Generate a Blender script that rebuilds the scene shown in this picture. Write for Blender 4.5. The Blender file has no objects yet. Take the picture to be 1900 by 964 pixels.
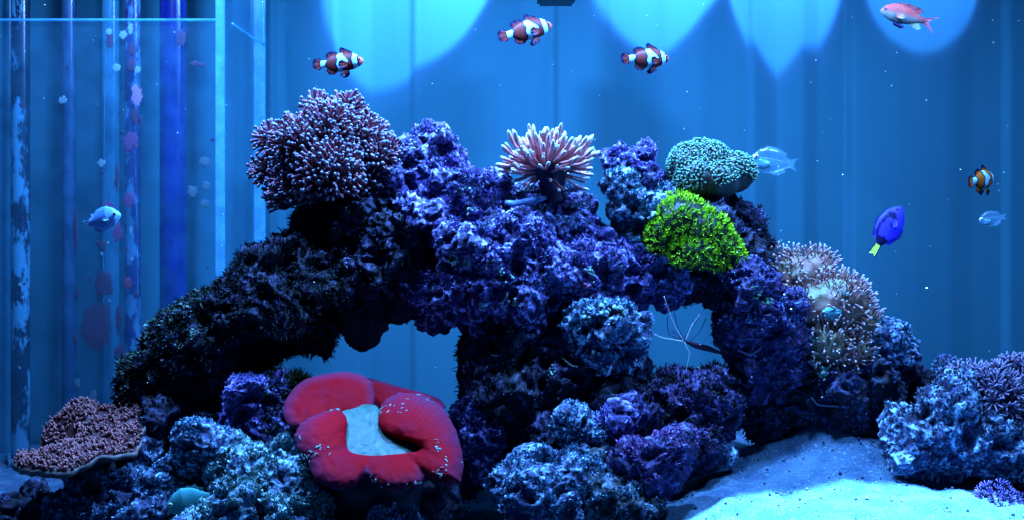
import bpy, bmesh, math, random
import numpy as np
from mathutils import Vector, Matrix, Quaternion

random.seed(7)
rng = np.random.default_rng(11)
sc = bpy.context.scene
col = sc.collection

# ------------------------------------------------------------------ camera, light, exposure
D = 1.30                 # metres from the lens to the reef's middle plane (y = 0)
K = 0.0006               # metres per photograph pixel on that plane
CZ = 0.25                # lens height above the sand
cam_d = bpy.data.cameras.new('camera')
cam = bpy.data.objects.new('camera', cam_d); col.objects.link(cam)
cam.location = (0, -D, CZ); cam.rotation_euler = (math.radians(90), 0, 0)
cam_d.sensor_width = 36; cam_d.lens = 36 * D / (1900 * K)
cam_d.clip_start = 0.02; cam_d.clip_end = 30
sc.camera = cam

world = bpy.data.worlds.new('World'); sc.world = world; world.use_nodes = True
bg = world.node_tree.nodes['Background']
bg.inputs[0].default_value = (0.03, 0.16, 0.9, 1); bg.inputs[1].default_value = 0.125

LED = (0.12, 0.34, 1.0)
def area_lamp(name, loc, size, power, color=LED, aim=None, spread=180):
    l = bpy.data.lights.new(name, 'AREA'); l.shape = 'DISK'; l.size = size
    l.energy = power; l.color = color; l.spread = math.radians(spread)
    o = bpy.data.objects.new(name, l); col.objects.link(o); o.location = loc
    if aim is not None:
        o.rotation_euler = (Vector(aim) - Vector(loc)).to_track_quat('-Z', 'Y').to_euler()
    return o
def spot_lamp(name, loc, aim, half_deg, blend, power, radius=0.004, color=LED):
    l = bpy.data.lights.new(name, 'SPOT'); l.spot_size = math.radians(2 * half_deg); l.spot_blend = blend
    l.energy = power; l.color = color; l.shadow_soft_size = radius
    o = bpy.data.objects.new(name, l); col.objects.link(o); o.location = loc
    o.rotation_euler = (Vector(aim) - Vector(loc)).to_track_quat('-Z', 'Y').to_euler()
    return o

def S(Y): return K * (D + Y) / D
def P(px, py, Y): s = S(Y); return Vector(((px - 950) * s, Y, CZ - (py - 482) * s))

# the fixture over the tank: four blue reef lamps in a row
for lx, ly, pw in ((-0.44, -.04, 27.0), (-0.06, -.05, 31.0), (0.24, -.07, 30.0), (0.58, -.16, 16.0)):
    area_lamp('led_lamp', (lx, ly, 0.80), 0.07, pw, aim=(lx, ly - .02, 0))
# spots added to throw pools on the curtain behind the tank, and one on the front sand
CY = 0.42
def pool(px, bottom, dy, ztop, pw, ox, side=0):
    """an added spot close before the curtain, its cone leaning down so that the pool ends in a rounded tip at `bottom`"""
    b = P(px, bottom, CY); z0 = .97
    lo = math.atan2(z0 - b.z, dy); hi = math.atan2(z0 - ztop, dy); ax = (lo + hi) / 2
    loc = Vector((b.x + ox, CY - dy, z0)); az = z0 - dy * math.tan(ax); aim = Vector((b.x + ox - (z0 - az) * ox / (z0 - b.z), CY, az))
    spot_lamp('pool_spot', loc, aim, math.degrees((lo - hi) / 2), .07, pw, .003)
    spot_lamp('pool_spot', loc, aim, math.degrees((lo - hi) / 2) + 1.4, .2, pw * .2, .004, (.22, .16, 1.0))  # wider violet spot, added to give the pool a coloured fringe
pool(672, 172, .20, .90, 360, .19); pool(1160, 162, .165, .90, 350, .11); pool(1442, 172, .14, .88, 260, .01); pool(1695, 162, .19, .84, 120, .01); pool(985, 168, .08, .80, 18, .03)
spot_lamp('pool_spot', (0.35, -0.30, 0.9), (0.35, -0.29, 0), 13.9, 0.10, 1800.0, 0.008)
spot_lamp('pool_spot', (-0.25, -0.20, 0.9), (-0.26, -0.15, 0.05), 7.5, 0.7, 110.0, 0.01)

sc.view_settings.view_transform = 'Standard'; sc.view_settings.look = 'None'
sc.view_settings.exposure = 0; sc.view_settings.gamma = 1
sc.cycles.use_denoising = True
sc.cycles.max_bounces = 6; sc.cycles.transparent_max_bounces = 16
sc.cycles.caustics_reflective = False; sc.cycles.caustics_refractive = False

# ------------------------------------------------------------------ noise
def _hash(ix, iy, iz, seed):
    h = (ix.astype(np.uint32) * np.uint32(374761393) + iy.astype(np.uint32) * np.uint32(668265263)
         + iz.astype(np.uint32) * np.uint32(2246822519) + np.uint32(seed * 3266489917 & 0xffffffff))
    h = (h ^ (h >> np.uint32(13))) * np.uint32(1274126177)
    h = (h ^ (h >> np.uint32(16))) * np.uint32(2654435769)
    return h ^ (h >> np.uint32(15))
def vnoise(p, seed=0):
    """smooth noise, about -1..1"""
    i = np.floor(p).astype(np.int64); f = p - i
    u = f * f * f * (f * (f * 6 - 15) + 10)
    out = np.zeros(len(p))
    for dx in (0, 1):
        for dy in (0, 1):
            for dz in (0, 1):
                h = _hash(i[:, 0] + dx, i[:, 1] + dy, i[:, 2] + dz, seed)
                g = np.stack([(h & np.uint32(1023)), (h >> np.uint32(10)) & np.uint32(1023), (h >> np.uint32(20)) & np.uint32(1023)], 1).astype(float) / 511.5 - 1
                d = f - np.array([dx, dy, dz])
                w = (u[:, 0] if dx else 1 - u[:, 0]) * (u[:, 1] if dy else 1 - u[:, 1]) * (u[:, 2] if dz else 1 - u[:, 2])
                out += w * (g * d).sum(1)
    return out * 1.3
def fbm(p, oct=3, seed=0):
    a, o = 1.0, 0
    for k in range(oct):
        o = o + a * vnoise(p * 2 ** k + 17.3 * k, seed + k); a *= 0.5
    return o
def worley(p, seed=0):
    i = np.floor(p).astype(np.int64); f = p - i
    best = np.full(len(p), 9.0)
    for dx in (-1, 0, 1):
        for dy in (-1, 0, 1):
            for dz in (-1, 0, 1):
                h = _hash(i[:, 0] + dx, i[:, 1] + dy, i[:, 2] + dz, seed)
                g = np.stack([(h & np.uint32(1023)), (h >> np.uint32(10)) & np.uint32(1023), (h >> np.uint32(20)) & np.uint32(1023)], 1).astype(float) / 1023
                d = g + np.array([dx, dy, dz]) - f
                best = np.minimum(best, (d * d).sum(1))
    return np.sqrt(best)

# ------------------------------------------------------------------ mesh helpers
class MB:
    def __init__(s): s.v = []; s.f = []; s.c = []; s.n = 0
    def add(s, v, f, c):
        v = np.asarray(v, float); c = np.asarray(c, float)
        if c.ndim == 1: c = np.tile(c, (len(v), 1))
        s.v.append(v); s.c.append(c); n = s.n
        s.f.extend([tuple(int(i) + n for i in q) for q in f]); s.n += len(v)
    def build(s, name, mat, parent=None, origin=None, kind=None, smooth=True):
        v = np.concatenate(s.v); c = np.concatenate(s.c)
        o0 = np.array(origin if origin is not None else (0, 0, 0), float)
        me = bpy.data.meshes.new(name)
        me.from_pydata((v - o0).tolist(), [], s.f)
        a = me.color_attributes.new('Col', 'FLOAT_COLOR', 'POINT')
        a.data.foreach_set('color', np.concatenate([c, np.ones((len(c), 1))], 1).astype(np.float32).ravel())
        if smooth: me.polygons.foreach_set('use_smooth', [True] * len(me.polygons))
        if mat: me.materials.append(mat)
        o = bpy.data.objects.new(name, me); col.objects.link(o)
        if parent is not None: o.parent = parent
        else: o.location = o0
        if kind: o['kind'] = kind
        return o
def tag(o, label, cat, group=None):
    o['label'] = label; o['category'] = cat
    if group: o['group'] = group
    return o
def empty(name, loc):
    o = bpy.data.objects.new(name, None); col.objects.link(o); o.location = loc
    o.empty_display_size = 0.01
    return o
def place(me, name, parent, M):
    o = bpy.data.objects.new(name, me); col.objects.link(o)
    o.parent = parent; o.matrix_local = M
    return o

def tube(pts, rad, sides=8, cap=True):
    pts = np.asarray(pts, float); n = len(pts); rad = np.asarray(rad, float) * np.ones(n)
    t = np.gradient(pts, axis=0); t /= np.linalg.norm(t, axis=1)[:, None] + 1e-12
    up = np.array([0.31, 0.17, 0.93]) if abs(t[0, 2]) < 0.8 else np.array([1.0, 0.1, 0])
    nrm = []
    u = np.cross(t[0], up); u /= np.linalg.norm(u)
    for k in range(n):
        u = u - t[k] * (u @ t[k]); u /= np.linalg.norm(u) + 1e-12; nrm.append(u.copy())
    nrm = np.array(nrm); b = np.cross(t, nrm)
    a = np.linspace(0, 2 * np.pi, sides, endpoint=False)
    v = pts[:, None] + rad[:, None, None] * (np.cos(a)[None, :, None] * nrm[:, None] + np.sin(a)[None, :, None] * b[:, None])
    v = v.reshape(-1, 3); f = []
    for k in range(n - 1):
        for j in range(sides):
            j2 = (j + 1) % sides
            f.append((k * sides + j, k * sides + j2, (k + 1) * sides + j2, (k + 1) * sides + j))
    idx = np.repeat(np.arange(n), sides)
    if cap:
        f.append(tuple(range(sides - 1, -1, -1))); f.append(tuple((n - 1) * sides + j for j in range(sides)))
    return v, f, idx
def ball(c, r, seg=8, ring=6):
    v = []; f = []
    r = np.asarray(r) * np.ones(3)
    for i in range(1, ring):
        th = math.pi * i / ring
        for j in range(seg):
            ph = 2 * math.pi * j / seg
            v.append((math.sin(th) * math.cos(ph), math.sin(th) * math.sin(ph), math.cos(th)))
    v += [(0, 0, 1), (0, 0, -1)]; nb = (ring - 1) * seg
    for i in range(ring - 2):
        for j in range(seg):
            j2 = (j + 1) % seg
            f.append((i * seg + j, (i + 1) * seg + j, (i + 1) * seg + j2, i * seg + j2))
    for j in range(seg):
        j2 = (j + 1) % seg
        f.append((nb, j, j2)); f.append((nb + 1, (ring - 2) * seg + j2, (ring - 2) * seg + j))
    return np.array(v) * r + np.array(c), f
def slab(x0, x1, y0, y1, z0, z1):
    v = [(x, y, z) for x in (x0, x1) for y in (y0, y1) for z in (z0, z1)]
    f = [(0, 1, 3, 2), (4, 6, 7, 5), (0, 4, 5, 1), (2, 3, 7, 6), (0, 2, 6, 4), (1, 5, 7, 3)]
    return np.array(v), f
_bm = bmesh.new(); bmesh.ops.create_icosphere(_bm, subdivisions=3, radius=1)
ICO_V = np.array([v.co[:] for v in _bm.verts]); ICO_F = [tuple(v.index for v in f.verts) for f in _bm.faces]; _bm.free()

def fuse(blobs, voxel, jitter=0.16, seed=0):
    """blobs: (centre Vector, radii) -> one continuous remeshed surface; returns verts, normals, faces"""
    V = []; F = []; n = 0
    for k, (c, r) in enumerate(blobs):
        r = np.asarray(r, float) * np.ones(3)
        d = ICO_V * (1 + jitter * vnoise(ICO_V * 1.6 + 31.7 * k + seed * 7.1, seed))[:, None]
        V.append(d * r + np.array(c)); F += [(a + n, b + n, e + n) for a, b, e in ICO_F]; n += len(ICO_V)
    me = bpy.data.meshes.new('tmp'); me.from_pydata(np.concatenate(V).tolist(), [], F)
    o = bpy.data.objects.new('tmp', me); col.objects.link(o)
    m = o.modifiers.new('r', 'REMESH'); m.mode = 'VOXEL'; m.voxel_size = voxel
    dg = bpy.context.evaluated_depsgraph_get(); dg.update()
    ev = bpy.data.meshes.new_from_object(o.evaluated_get(dg))
    bpy.data.objects.remove(o); bpy.data.meshes.remove(me)
    nv = len(ev.vertices); v = np.empty(nv * 3); nn = np.empty(nv * 3)
    ev.vertices.foreach_get('co', v); ev.vertices.foreach_get('normal', nn)
    return v.reshape(-1, 3), nn.reshape(-1, 3), ev
def finish(ev, v, name, mat, attrs, parent=None, origin=None, colors=None):
    o0 = np.array(origin if origin is not None else (0, 0, 0), float)
    ev.vertices.foreach_set('co', (v - o0).ravel()); ev.update(); ev.name = name
    for k, a in attrs.items():
        at = ev.attributes.new(k, 'FLOAT', 'POINT'); at.data.foreach_set('value', a.astype(np.float32))
    if colors is not None:
        at = ev.color_attributes.new('Col', 'FLOAT_COLOR', 'POINT')
        at.data.foreach_set('color', np.concatenate([colors, np.ones((len(v), 1))], 1).astype(np.float32).ravel())
    ev.polygons.foreach_set('use_smooth', [True] * len(ev.polygons))
    ev.materials.clear(); ev.materials.append(mat)
    o = bpy.data.objects.new(name, ev); col.objects.link(o)
    if parent is not None: o.parent = parent
    else: o.location = o0
    return o

# ------------------------------------------------------------------ materials
def new_mat(name):
    m = bpy.data.materials.new(name); m.use_nodes = True
    nt = m.node_tree; return m, nt, nt.nodes['Principled BSDF']
def N(nt, t, **kw):
    n = nt.nodes.new(t)
    for k, v in kw.items():
        if hasattr(n, k) and k not in n.inputs: setattr(n, k, v)
        else: n.inputs[k].default_value = v
    return n
def mixc(nt, fac, a, b):
    n = nt.nodes.new('ShaderNodeMix'); n.data_type = 'RGBA'
    for s, x in ((n.inputs[0], fac), (n.inputs[6], a), (n.inputs[7], b)):
        if isinstance(x, bpy.types.NodeSocket): nt.links.new(x, s)
        elif isinstance(x, (int, float)): s.default_value = x
        else: s.default_value = (*x, 1)
    return n.outputs[2]
def ramp(nt, val, lo, hi):
    n = nt.nodes.new('ShaderNodeMapRange'); n.interpolation_type = 'SMOOTHSTEP'
    n.inputs[1].default_value = lo; n.inputs[2].default_value = hi; nt.links.new(val, n.inputs[0]); return n.outputs[0]
def mul(nt, a, b):
    n = nt.nodes.new('ShaderNodeMath'); n.operation = 'MULTIPLY'
    for s, x in ((n.inputs[0], a), (n.inputs[1], b)):
        if isinstance(x, bpy.types.NodeSocket): nt.links.new(x, s)
        else: s.default_value = x
    return n.outputs[0]
def noise(nt, vec, scale, detail=3, rough=0.55):
    n = N(nt, 'ShaderNodeTexNoise', Scale=scale, Detail=detail, Roughness=rough); nt.links.new(vec, n.inputs['Vector']); return n.outputs['Fac']
def bump(nt, h, bsdf, strength, dist):
    b = N(nt, 'ShaderNodeBump', Strength=strength, Distance=dist); nt.links.new(h, b.inputs['Height']); nt.links.new(b.outputs[0], bsdf.inputs['Normal'])
def objvec(nt): return nt.nodes.new('ShaderNodeTexCoord').outputs['Object']

def rock_mat(name, a, b, c, lit_crust, camt=1.0):
    m, nt, bs = new_mat(name); v = objvec(nt)
    n1 = noise(nt, v, 22, 3); n2 = noise(nt, v, 75, 4, 0.6); n3 = noise(nt, v, 260, 3, 0.6)
    x = mixc(nt, ramp(nt, n1, .42, .6), a, b)
    x = mixc(nt, ramp(nt, n2, .53, .66), x, c)
    n0 = noise(nt, v, 15, 2); dp_ = ramp(nt, n0, .50, .60); x = mixc(nt, mul(nt, dp_, .75), x, (c[0] * .35, c[1] * .4, c[2] * .3))
    at = N(nt, 'ShaderNodeAttribute', attribute_name='lit_crust').outputs['Fac']  # crust tone with painted light, paler on the raised ridges
    x = mixc(nt, mul(nt, mul(nt, at, ramp(nt, n2, .36, .6)), camt), x, lit_crust)
    vo = N(nt, 'ShaderNodeTexVoronoi', Scale=170.0); nt.links.new(v, vo.inputs['Vector'])
    x = mixc(nt, mul(nt, ramp(nt, vo.outputs['Distance'], .30, .16), mul(nt, ramp(nt, n1, .5, .62), .8 * camt)), x, lit_crust)
    x = mixc(nt, ramp(nt, n3, .60, .44), (a[0] * .25, a[1] * .25, a[2] * .25), x)
    nt.links.new(x, bs.inputs['Base Color']); bs.inputs['Roughness'].default_value = .75; bs.inputs['Specular IOR Level'].default_value = .2
    bump(nt, n3, bs, .9, .0016)
    return m
def attr_mat(name, rough=.55, spec=.25, nscale=0, nstr=.3, sss=0, var=0.0):
    m, nt, bs = new_mat(name)
    ca = N(nt, 'ShaderNodeAttribute', attribute_name='Col').outputs['Color']
    if nscale:
        n = noise(nt, objvec(nt), nscale, 3)
        if var:
            g = nt.nodes.new('ShaderNodeHueSaturation'); nt.links.new(ca, g.inputs['Color'])
            r = nt.nodes.new('ShaderNodeMapRange'); r.inputs[1].default_value = .3; r.inputs[2].default_value = .7
            r.inputs[3].default_value = 1 - var; r.inputs[4].default_value = 1 + var; nt.links.new(n, r.inputs[0]); nt.links.new(r.outputs[0], g.inputs['Value'])
            ca = g.outputs[0]
        bump(nt, n, bs, nstr, .001)
    nt.links.new(ca, bs.inputs['Base Color'])
    bs.inputs['Roughness'].default_value = rough; bs.inputs['Specular IOR Level'].default_value = spec
    if sss:
        bs.inputs['Subsurface Weight'].default_value = sss; bs.inputs['Subsurface Radius'].default_value = (1, .6, .5); bs.inputs['Subsurface Scale'].default_value = .004
    return m

ROCK = {
    'purple': rock_mat('coralline_rock', (.022, .015, .080), (.065, .038, .17), (.010, .010, .035), (.34, .32, .66)),
    'blue':   rock_mat('crusted_rock', (.020, .030, .07), (.05, .08, .14), (.03, .02, .09), (.28, .48, .58), 1.1),
    'bright': rock_mat('pale_crusted_rock', (.05, .10, .14), (.10, .20, .26), (.04, .03, .12), (.30, .52, .52), 1.2),
    'dark':   rock_mat('dark_algae_rock', (.005, .006, .013), (.012, .010, .040), (.006, .010, .010), (.10, .11, .24), .7),
    'maroon': rock_mat('dull_maroon_rock', (.020, .009, .050), (.035, .018, .075), (.010, .006, .022), (.15, .13, .30), .7),
    'green':  rock_mat('green_algae_rock', (.010, .018, .018), (.02, .04, .04), (.006, .008, .014), (.17, .26, .30), .8),
}
TURF = attr_mat('turf_algae', .8, .1)
FLESH = attr_mat('coral_flesh', .5, .25, 300, .25, 0, .12)
TENT = attr_mat('coral_tentacle', .42, .35)
SKIN = attr_mat('fish_skin', .5, .12, 500, .15, 0, .08)
PALE = attr_mat('encrusting_growth', .6, .2, 400, .4, 0, .15)
BLACKP = attr_mat('black_plastic', .4, .4)
EYE = attr_mat('fish_eye', .12, .6)

def glass_mat(name, tint, gloss, film, film_col):
    m = bpy.data.materials.new(name); m.use_nodes = True; nt = m.node_tree; nt.nodes.clear()
    out = nt.nodes.new('ShaderNodeOutputMaterial'); tr = nt.nodes.new('ShaderNodeBsdfTransparent'); tr.inputs[0].default_value = (*tint, 1)
    gl = nt.nodes.new('ShaderNodeBsdfGlossy'); gl.inputs['Roughness'].default_value = .2
    df = nt.nodes.new('ShaderNodeBsdfTranslucent'); df.inputs[0].default_value = (*film_col, 1)
    d2 = nt.nodes.new('ShaderNodeBsdfDiffuse'); d2.inputs[0].default_value = (*film_col, 1)
    dd = nt.nodes.new('ShaderNodeMixShader'); nt.links.new(df.outputs[0], dd.inputs[1]); nt.links.new(d2.outputs[0], dd.inputs[2])
    m1 = nt.nodes.new('ShaderNodeMixShader'); nt.links.new(tr.outputs[0], m1.inputs[1]); nt.links.new(dd.outputs[0], m1.inputs[2])
    n = noise(nt, objvec(nt), 30, 5, .7); nt.links.new(mul(nt, ramp(nt, n, .0, .85), film * 1.6), m1.inputs[0])
    m2 = nt.nodes.new('ShaderNodeMixShader'); m2.inputs[0].default_value = gloss
    nt.links.new(m1.outputs[0], m2.inputs[1]); nt.links.new(gl.outputs[0], m2.inputs[2]); nt.links.new(m2.outputs[0], out.inputs[0])
    return m
GLASS = glass_mat('tank_glass', (.90, .97, .99), .03, .04, (.12, .45, .6))
EDGE = glass_mat('glass_edge', (.42, .82, .93), .06, .30, (.2, .6, .75))
GHOST = glass_mat('translucent_fish', (.93, .97, 1), .02, .13, (.3, .6, .7))

# ------------------------------------------------------------------ setting: sand, curtain
def sand():
    xs = np.linspace(-1.15, 1.15, 330); ys = np.linspace(-.42, .5, 150)
    X, Y = np.meshgrid(xs, ys); p = np.stack([X.ravel(), Y.ravel(), 0 * X.ravel()], 1)
    z = .010 * fbm(p / .16, 3, 5) + .005 * fbm(p / .03, 3, 6)
    c = P(1550, 790, .03); z += .070 * np.exp(-(((p[:, 0] - c.x) / .115) ** 2 + ((p[:, 1] - .035) / .085) ** 2))
    z += .02 * np.clip((p[:, 1] - .1) / .3, 0, 1) - .035 * np.clip((.22 - p[:, 0]) / .12, 0, 1)
    z += .012 * np.exp(-(((p[:, 0] - .36) / .28) ** 2 + ((p[:, 1] + .16) / .09) ** 2))
    p[:, 2] = z
    nx, ny = len(xs), len(ys)
    f = [(j * nx + i, j * nx + i + 1, (j + 1) * nx + i + 1, (j + 1) * nx + i) for j in range(ny - 1) for i in range(nx - 1)]
    m, nt, bs = new_mat('aragonite_sand'); v = objvec(nt)
    n1 = noise(nt, v, 30, 4, .6); n2 = noise(nt, v, 330, 3, .7)
    x = mixc(nt, ramp(nt, n1, .35, .65), (.026, .055, .09), (.05, .10, .13))
    x = mixc(nt, ramp(nt, n2, .62, .70), x, (.015, .02, .03)); x = mixc(nt, ramp(nt, n2, .40, .33), x, (.16, .24, .22))
    nt.links.new(x, bs.inputs['Base Color']); bs.inputs['Roughness'].default_value = .9; bs.inputs['Specular IOR Level'].default_value = .1
    bump(nt, n2, bs, 1, .004)
    mb = MB(); mb.add(p, f, (1, 1, 1)); o = mb.build('sand_bed', m, kind='structure')
    # loose rubble bits
    mb = MB()
    for k in range(1700):
        x = rng.uniform(-.55, .72); y = rng.uniform(-.25, .3); i = np.argmin(np.abs(xs - x)); j = np.argmin(np.abs(ys - y))
        r = rng.uniform(.0006, .0018) if rng.random() < .95 else rng.uniform(.002, .004)
        vv, ff = ball((x, y, z[j * nx + i] + r * .4), r * rng.uniform(.6, 1.2, 3), 5, 4)
        mb.add(vv, ff, rng.choice([(.015, .015, .03), (.04, .05, .06), (.1, .13, .13), (.02, .015, .05)]))
    ob = mb.build('shell_grit', attr_mat('shell_grit', .8, .1), kind='stuff'); tag(ob, 'loose dark and pale shell grit scattered on the sand', 'grit')
    return xs, ys, z.reshape(ny, nx)
SX, SY, SZ = sand()
def sand_z(x, y): return float(SZ[np.argmin(np.abs(SY - y)), np.argmin(np.abs(SX - x))])

def curtain():
    kn = [-700, -560, -470, -330, -250, -120, -40, 60, 130, 215, 300, 372, 430, 524, 528, 622, 628, 690, 764, 772, 860, 930, 1010, 1027, 1036, 1130, 1215, 1300, 1386, 1394, 1440, 1485, 1515, 1569, 1578, 1660, 1760, 1800, 1858, 1866, 1960, 2080, 2180, 2300, 2420, 2600]
    dp = [0, 14, -6, 10, -4, 16, 2, 12, -3, 9, 0, 10, -2, 6, 3, 6, 4.5, 1, 5, 8, 7, 9, 4, 3, 8, 11, 6, 9, 5, 7, 1, 6, 2, 1, 8, 9, 6, 3, 2, 6, 3, 10, 0, 9, -2, 8]
    px = np.linspace(-690, 2590, 1250); d = np.interp(px, kn, dp)
    ker = np.array([1, 2, 3, 2, 1.]) / 9; d = np.convolve(np.pad(d, 2, mode='edge'), ker, 'valid')
    s = S(CY); x = (px - 950) * s; zs = np.linspace(-.03, .95, 40)
    X, Z = np.meshgrid(x, zs)
    w = .0025 * fbm(np.stack([X.ravel() / .12, Z.ravel() / .5, 0 * X.ravel()], 1), 2, 3).reshape(X.shape)
    Yv = CY - .0019 * np.tile(d, (40, 1)) + w
    v = np.stack([X.ravel(), Yv.ravel(), Z.ravel()], 1); n = len(x)
    f = [(j * n + i, j * n + i + 1, (j + 1) * n + i + 1, (j + 1) * n + i) for j in range(39) for i in range(n - 1)]
    m, nt, bs = new_mat('blue_grey_curtain_cloth'); vec = objvec(nt)
    mp = nt.nodes.new('ShaderNodeMapping'); mp.inputs['Scale'].default_value = (1, 1, .05); nt.links.new(vec, mp.inputs[0])
    n1 = noise(nt, mp.outputs[0], 26, 3); n2 = noise(nt, vec, 900, 2)
    xx = mixc(nt, n1, (.009, .060, .076), (.014, .077, .093)); nt.links.new(xx, bs.inputs['Base Color'])
    bs.inputs['Roughness'].default_value = .85; bs.inputs['Specular IOR Level'].default_value = .1; bump(nt, n2, bs, .3, .0008)
    mb = MB(); mb.add(v, f, (1, 1, 1)); o = mb.build('curtain', m, origin=(0, CY, -.03))
    sol = o.modifiers.new('cloth', 'SOLIDIFY'); sol.thickness = .0015; sol.offset = 1
    tag(o, 'blue-grey pleated curtain hanging behind the whole tank', 'curtain')
curtain()

# ------------------------------------------------------------------ live rock
ROCKS = {}
def rock(key, label, pal, blobs, amp=1.0, lit_crust=1.0, voxel=.0018, seed=None, flat=None):
    seed = seed if seed is not None else len(ROCKS) * 3 + 1
    bl = []
    for b in blobs:
        px, py, Y, r = b[:4]; s = S(Y)
        sx, sy, sz = b[4] if len(b) > 4 else (1, 1, 1)
        bl.append((P(px, py, Y), (r * s * sx, r * s * sy, r * s * sz)))
    v, n, ev = fuse(bl, voxel, .22, seed)
    q = v + .012 * np.stack([vnoise(v / .05 + k * 9.1, seed) for k in range(3)], 1)
    d = .013 * fbm(q / .042, 2, seed)
    rid = 1 - np.abs(fbm(q / .017, 2, seed + 5)) * 1.8
    d += .0058 * (rid - .4)
    w1 = worley(q / .0135, seed + 9); nod = np.sqrt(np.clip(1 - w1 * w1 * 1.3, 0, 1))
    sel = np.clip(vnoise(q / .03, seed + 12) * 2 + .5, 0, 1)
    d += .0022 * sel * (nod - .5)
    hi = fbm(q / .0058, 2, seed + 20); d += .0016 * hi
    q3 = q + .004 * np.stack([vnoise(v / .012 + k * 5.3, seed + 2) for k in range(3)], 1)
    r2 = 1 - np.abs(vnoise(q3 * np.array([1, 1, 1.5]) / .0095, seed + 31)) * 2.6; r2 = np.clip(r2, -.2, 1); d += .0026 * r2 * (.35 + .65 * np.clip(vnoise(q / .04, seed + 40) * 2 + .6, 0, 1))
    pit = np.clip(.42 - worley(q / .028, seed + 15), 0, 1); d -= .034 * pit
    v2 = v + n * (d * amp)[:, None]
    cr = np.clip((r2 - .35) * 1.5 + .5 * hi + .5 * (rid - .7), 0, 1) * lit_crust * np.clip(1 - pit * 8, 0, 1)  # crust plus light painted on the ridges, none in the pits
    base = Vector((v2[:, 0].mean(), v2[:, 1].mean(), v2[:, 2].min()))
    o = finish(ev, v2, 'live_rock', ROCK[pal], {'lit_crust': cr}, origin=base)
    tag(o, label, 'rock', 'live rocks of the reef')
    ROCKS[key] = dict(o=o, v=v2, n=n, base=np.array(base))
    return o
def tuft(key, count, length, colr, tipc, sel=None, name='turf_algae', width=.0009, droop=.3):
    R = ROCKS[key]; v, n = R['v'], R['n']
    ok = np.arange(len(v)) if sel is None else np.nonzero(sel(v, n))[0]
    if len(ok) == 0: return
    idx = rng.choice(ok, count); mb = MB()
    p = v[idx]; nn = n[idx] + rng.normal(0, .45, (count, 3)); nn /= np.linalg.norm(nn, axis=1)[:, None]
    L = length * rng.uniform(.5, 1.3, count); side = np.cross(nn, rng.normal(0, 1, (count, 3))); side /= np.linalg.norm(side, axis=1)[:, None]
    w = width * rng.uniform(.6, 1.3, count)
    a = p - nn * .002; m = p + nn * (L * .55)[:, None] + np.array([0, 0, -droop]) * (L * .1)[:, None]
    e = p + nn * L[:, None] + np.array([0, 0, -droop]) * (L * .45)[:, None] + rng.normal(0, .12, (count, 3)) * L[:, None]
    V = np.stack([a - side * w[:, None], a + side * w[:, None], m + side * (w * .8)[:, None], m - side * (w * .8)[:, None], e], 1).reshape(-1, 3)
    F = []
    for k in range(count): F += [(5 * k, 5 * k + 1, 5 * k + 2, 5 * k + 3), (5 * k + 3, 5 * k + 2, 5 * k + 4)]
    c = np.tile(np.array([colr, colr, np.add(colr, tipc) / 2, np.add(colr, tipc) / 2, tipc]), (count, 1)) * np.repeat(rng.uniform(.5, 1.4, count), 5)[:, None]
    mb.add(V, F, c); mb.build(name, TURF, R['o'], R['base'], 'stuff')
def front_pt(key, px, py):
    """the point of a rock's surface seen nearest the lens at a photograph pixel"""
    R = ROCKS[key]; v = R['v']; s = K * (D + v[:, 1]) / D
    d = np.hypot(v[:, 0] / s + 950 - px, (CZ - v[:, 2]) / s + 482 - py)
    c = np.nonzero(d < max(6, d.min() + 2))[0]; i = c[np.argmin(v[c, 1])]
    return v[i], R['n'][i]

W = (1.25, 1, .8)
rock('limb', 'huge dark turf-covered rock sloping up as the left limb of the arch', 'dark',
     [(258, 715, .03, 42), (300, 690, .03, 58), (352, 655, .03, 78), (350, 720, .03, 70), (425, 620, .03, 95), (435, 690, .02, 58), (505, 560, .03, 100), (585, 520, .04, 92), (540, 470, .04, 42), (650, 515, .04, 78), (590, 600, .03, 45)], 1.0, .5, .0025)
rock('tower', 'dark rock directly under the bushy frogspawn coral', 'dark',
     [(600, 425, .06, 55), (670, 420, .05, 80), (715, 375, .05, 62), (740, 450, .04, 85), (690, 500, .04, 80), (770, 520, .04, 75)], 1.0, .6)
rock('stalactite', 'smooth dark rock knob hanging down into the left arch opening', 'dark',
     [(690, 555, .03, 52), (676, 590, .02, 42), (676, 615, .02, 30), (735, 575, .02, 28)], .45, .2)
rock('peak', 'tall crusted purple rock peak right of the bushy frogspawn', 'purple',
     [(798, 262, .05, 36), (780, 295, .05, 46), (748, 335, .04, 45), (815, 330, .05, 55), (850, 370, .04, 62), (905, 360, .05, 38), (895, 410, .04, 60), (800, 400, .03, 70)], 1.05, 1.25)
rock('shoulder', 'bright encrusted lavender rock below the crusted peak', 'purple',
     [(870, 470, -.01, 62), (905, 520, -.01, 68), (850, 540, .01, 60), (960, 470, .0, 70), (975, 540, .0, 66), (1020, 500, .01, 62), (800, 545, .02, 55), (815, 590, .03, 25), (905, 590, .02, 50)], 1.05, 1.3)
rock('torchbase', 'flat-topped dark rock carrying the pink torch coral', 'purple',
     [(1030, 395, .05, 55, (1.25, 1, .62)), (1056, 372, .06, 28), (968, 372, .08, 34), (1000, 425, .04, 52), (1060, 440, .04, 55)], .8, .9)
rock('boulder', 'blocky dark boulder in the gap right of the torch coral', 'purple',
     [(1085, 432, .03, 36), (1105, 450, .03, 42), (1075, 470, .02, 42)], .9, .8)
rock('stack', 'boxy purple rock standing upright on the right side of the crest', 'purple',
     [(1150, 292, .06, 28), (1190, 290, .06, 28), (1172, 318, .06, 44), (1205, 345, .07, 28)], 1.05, 1.2)
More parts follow.
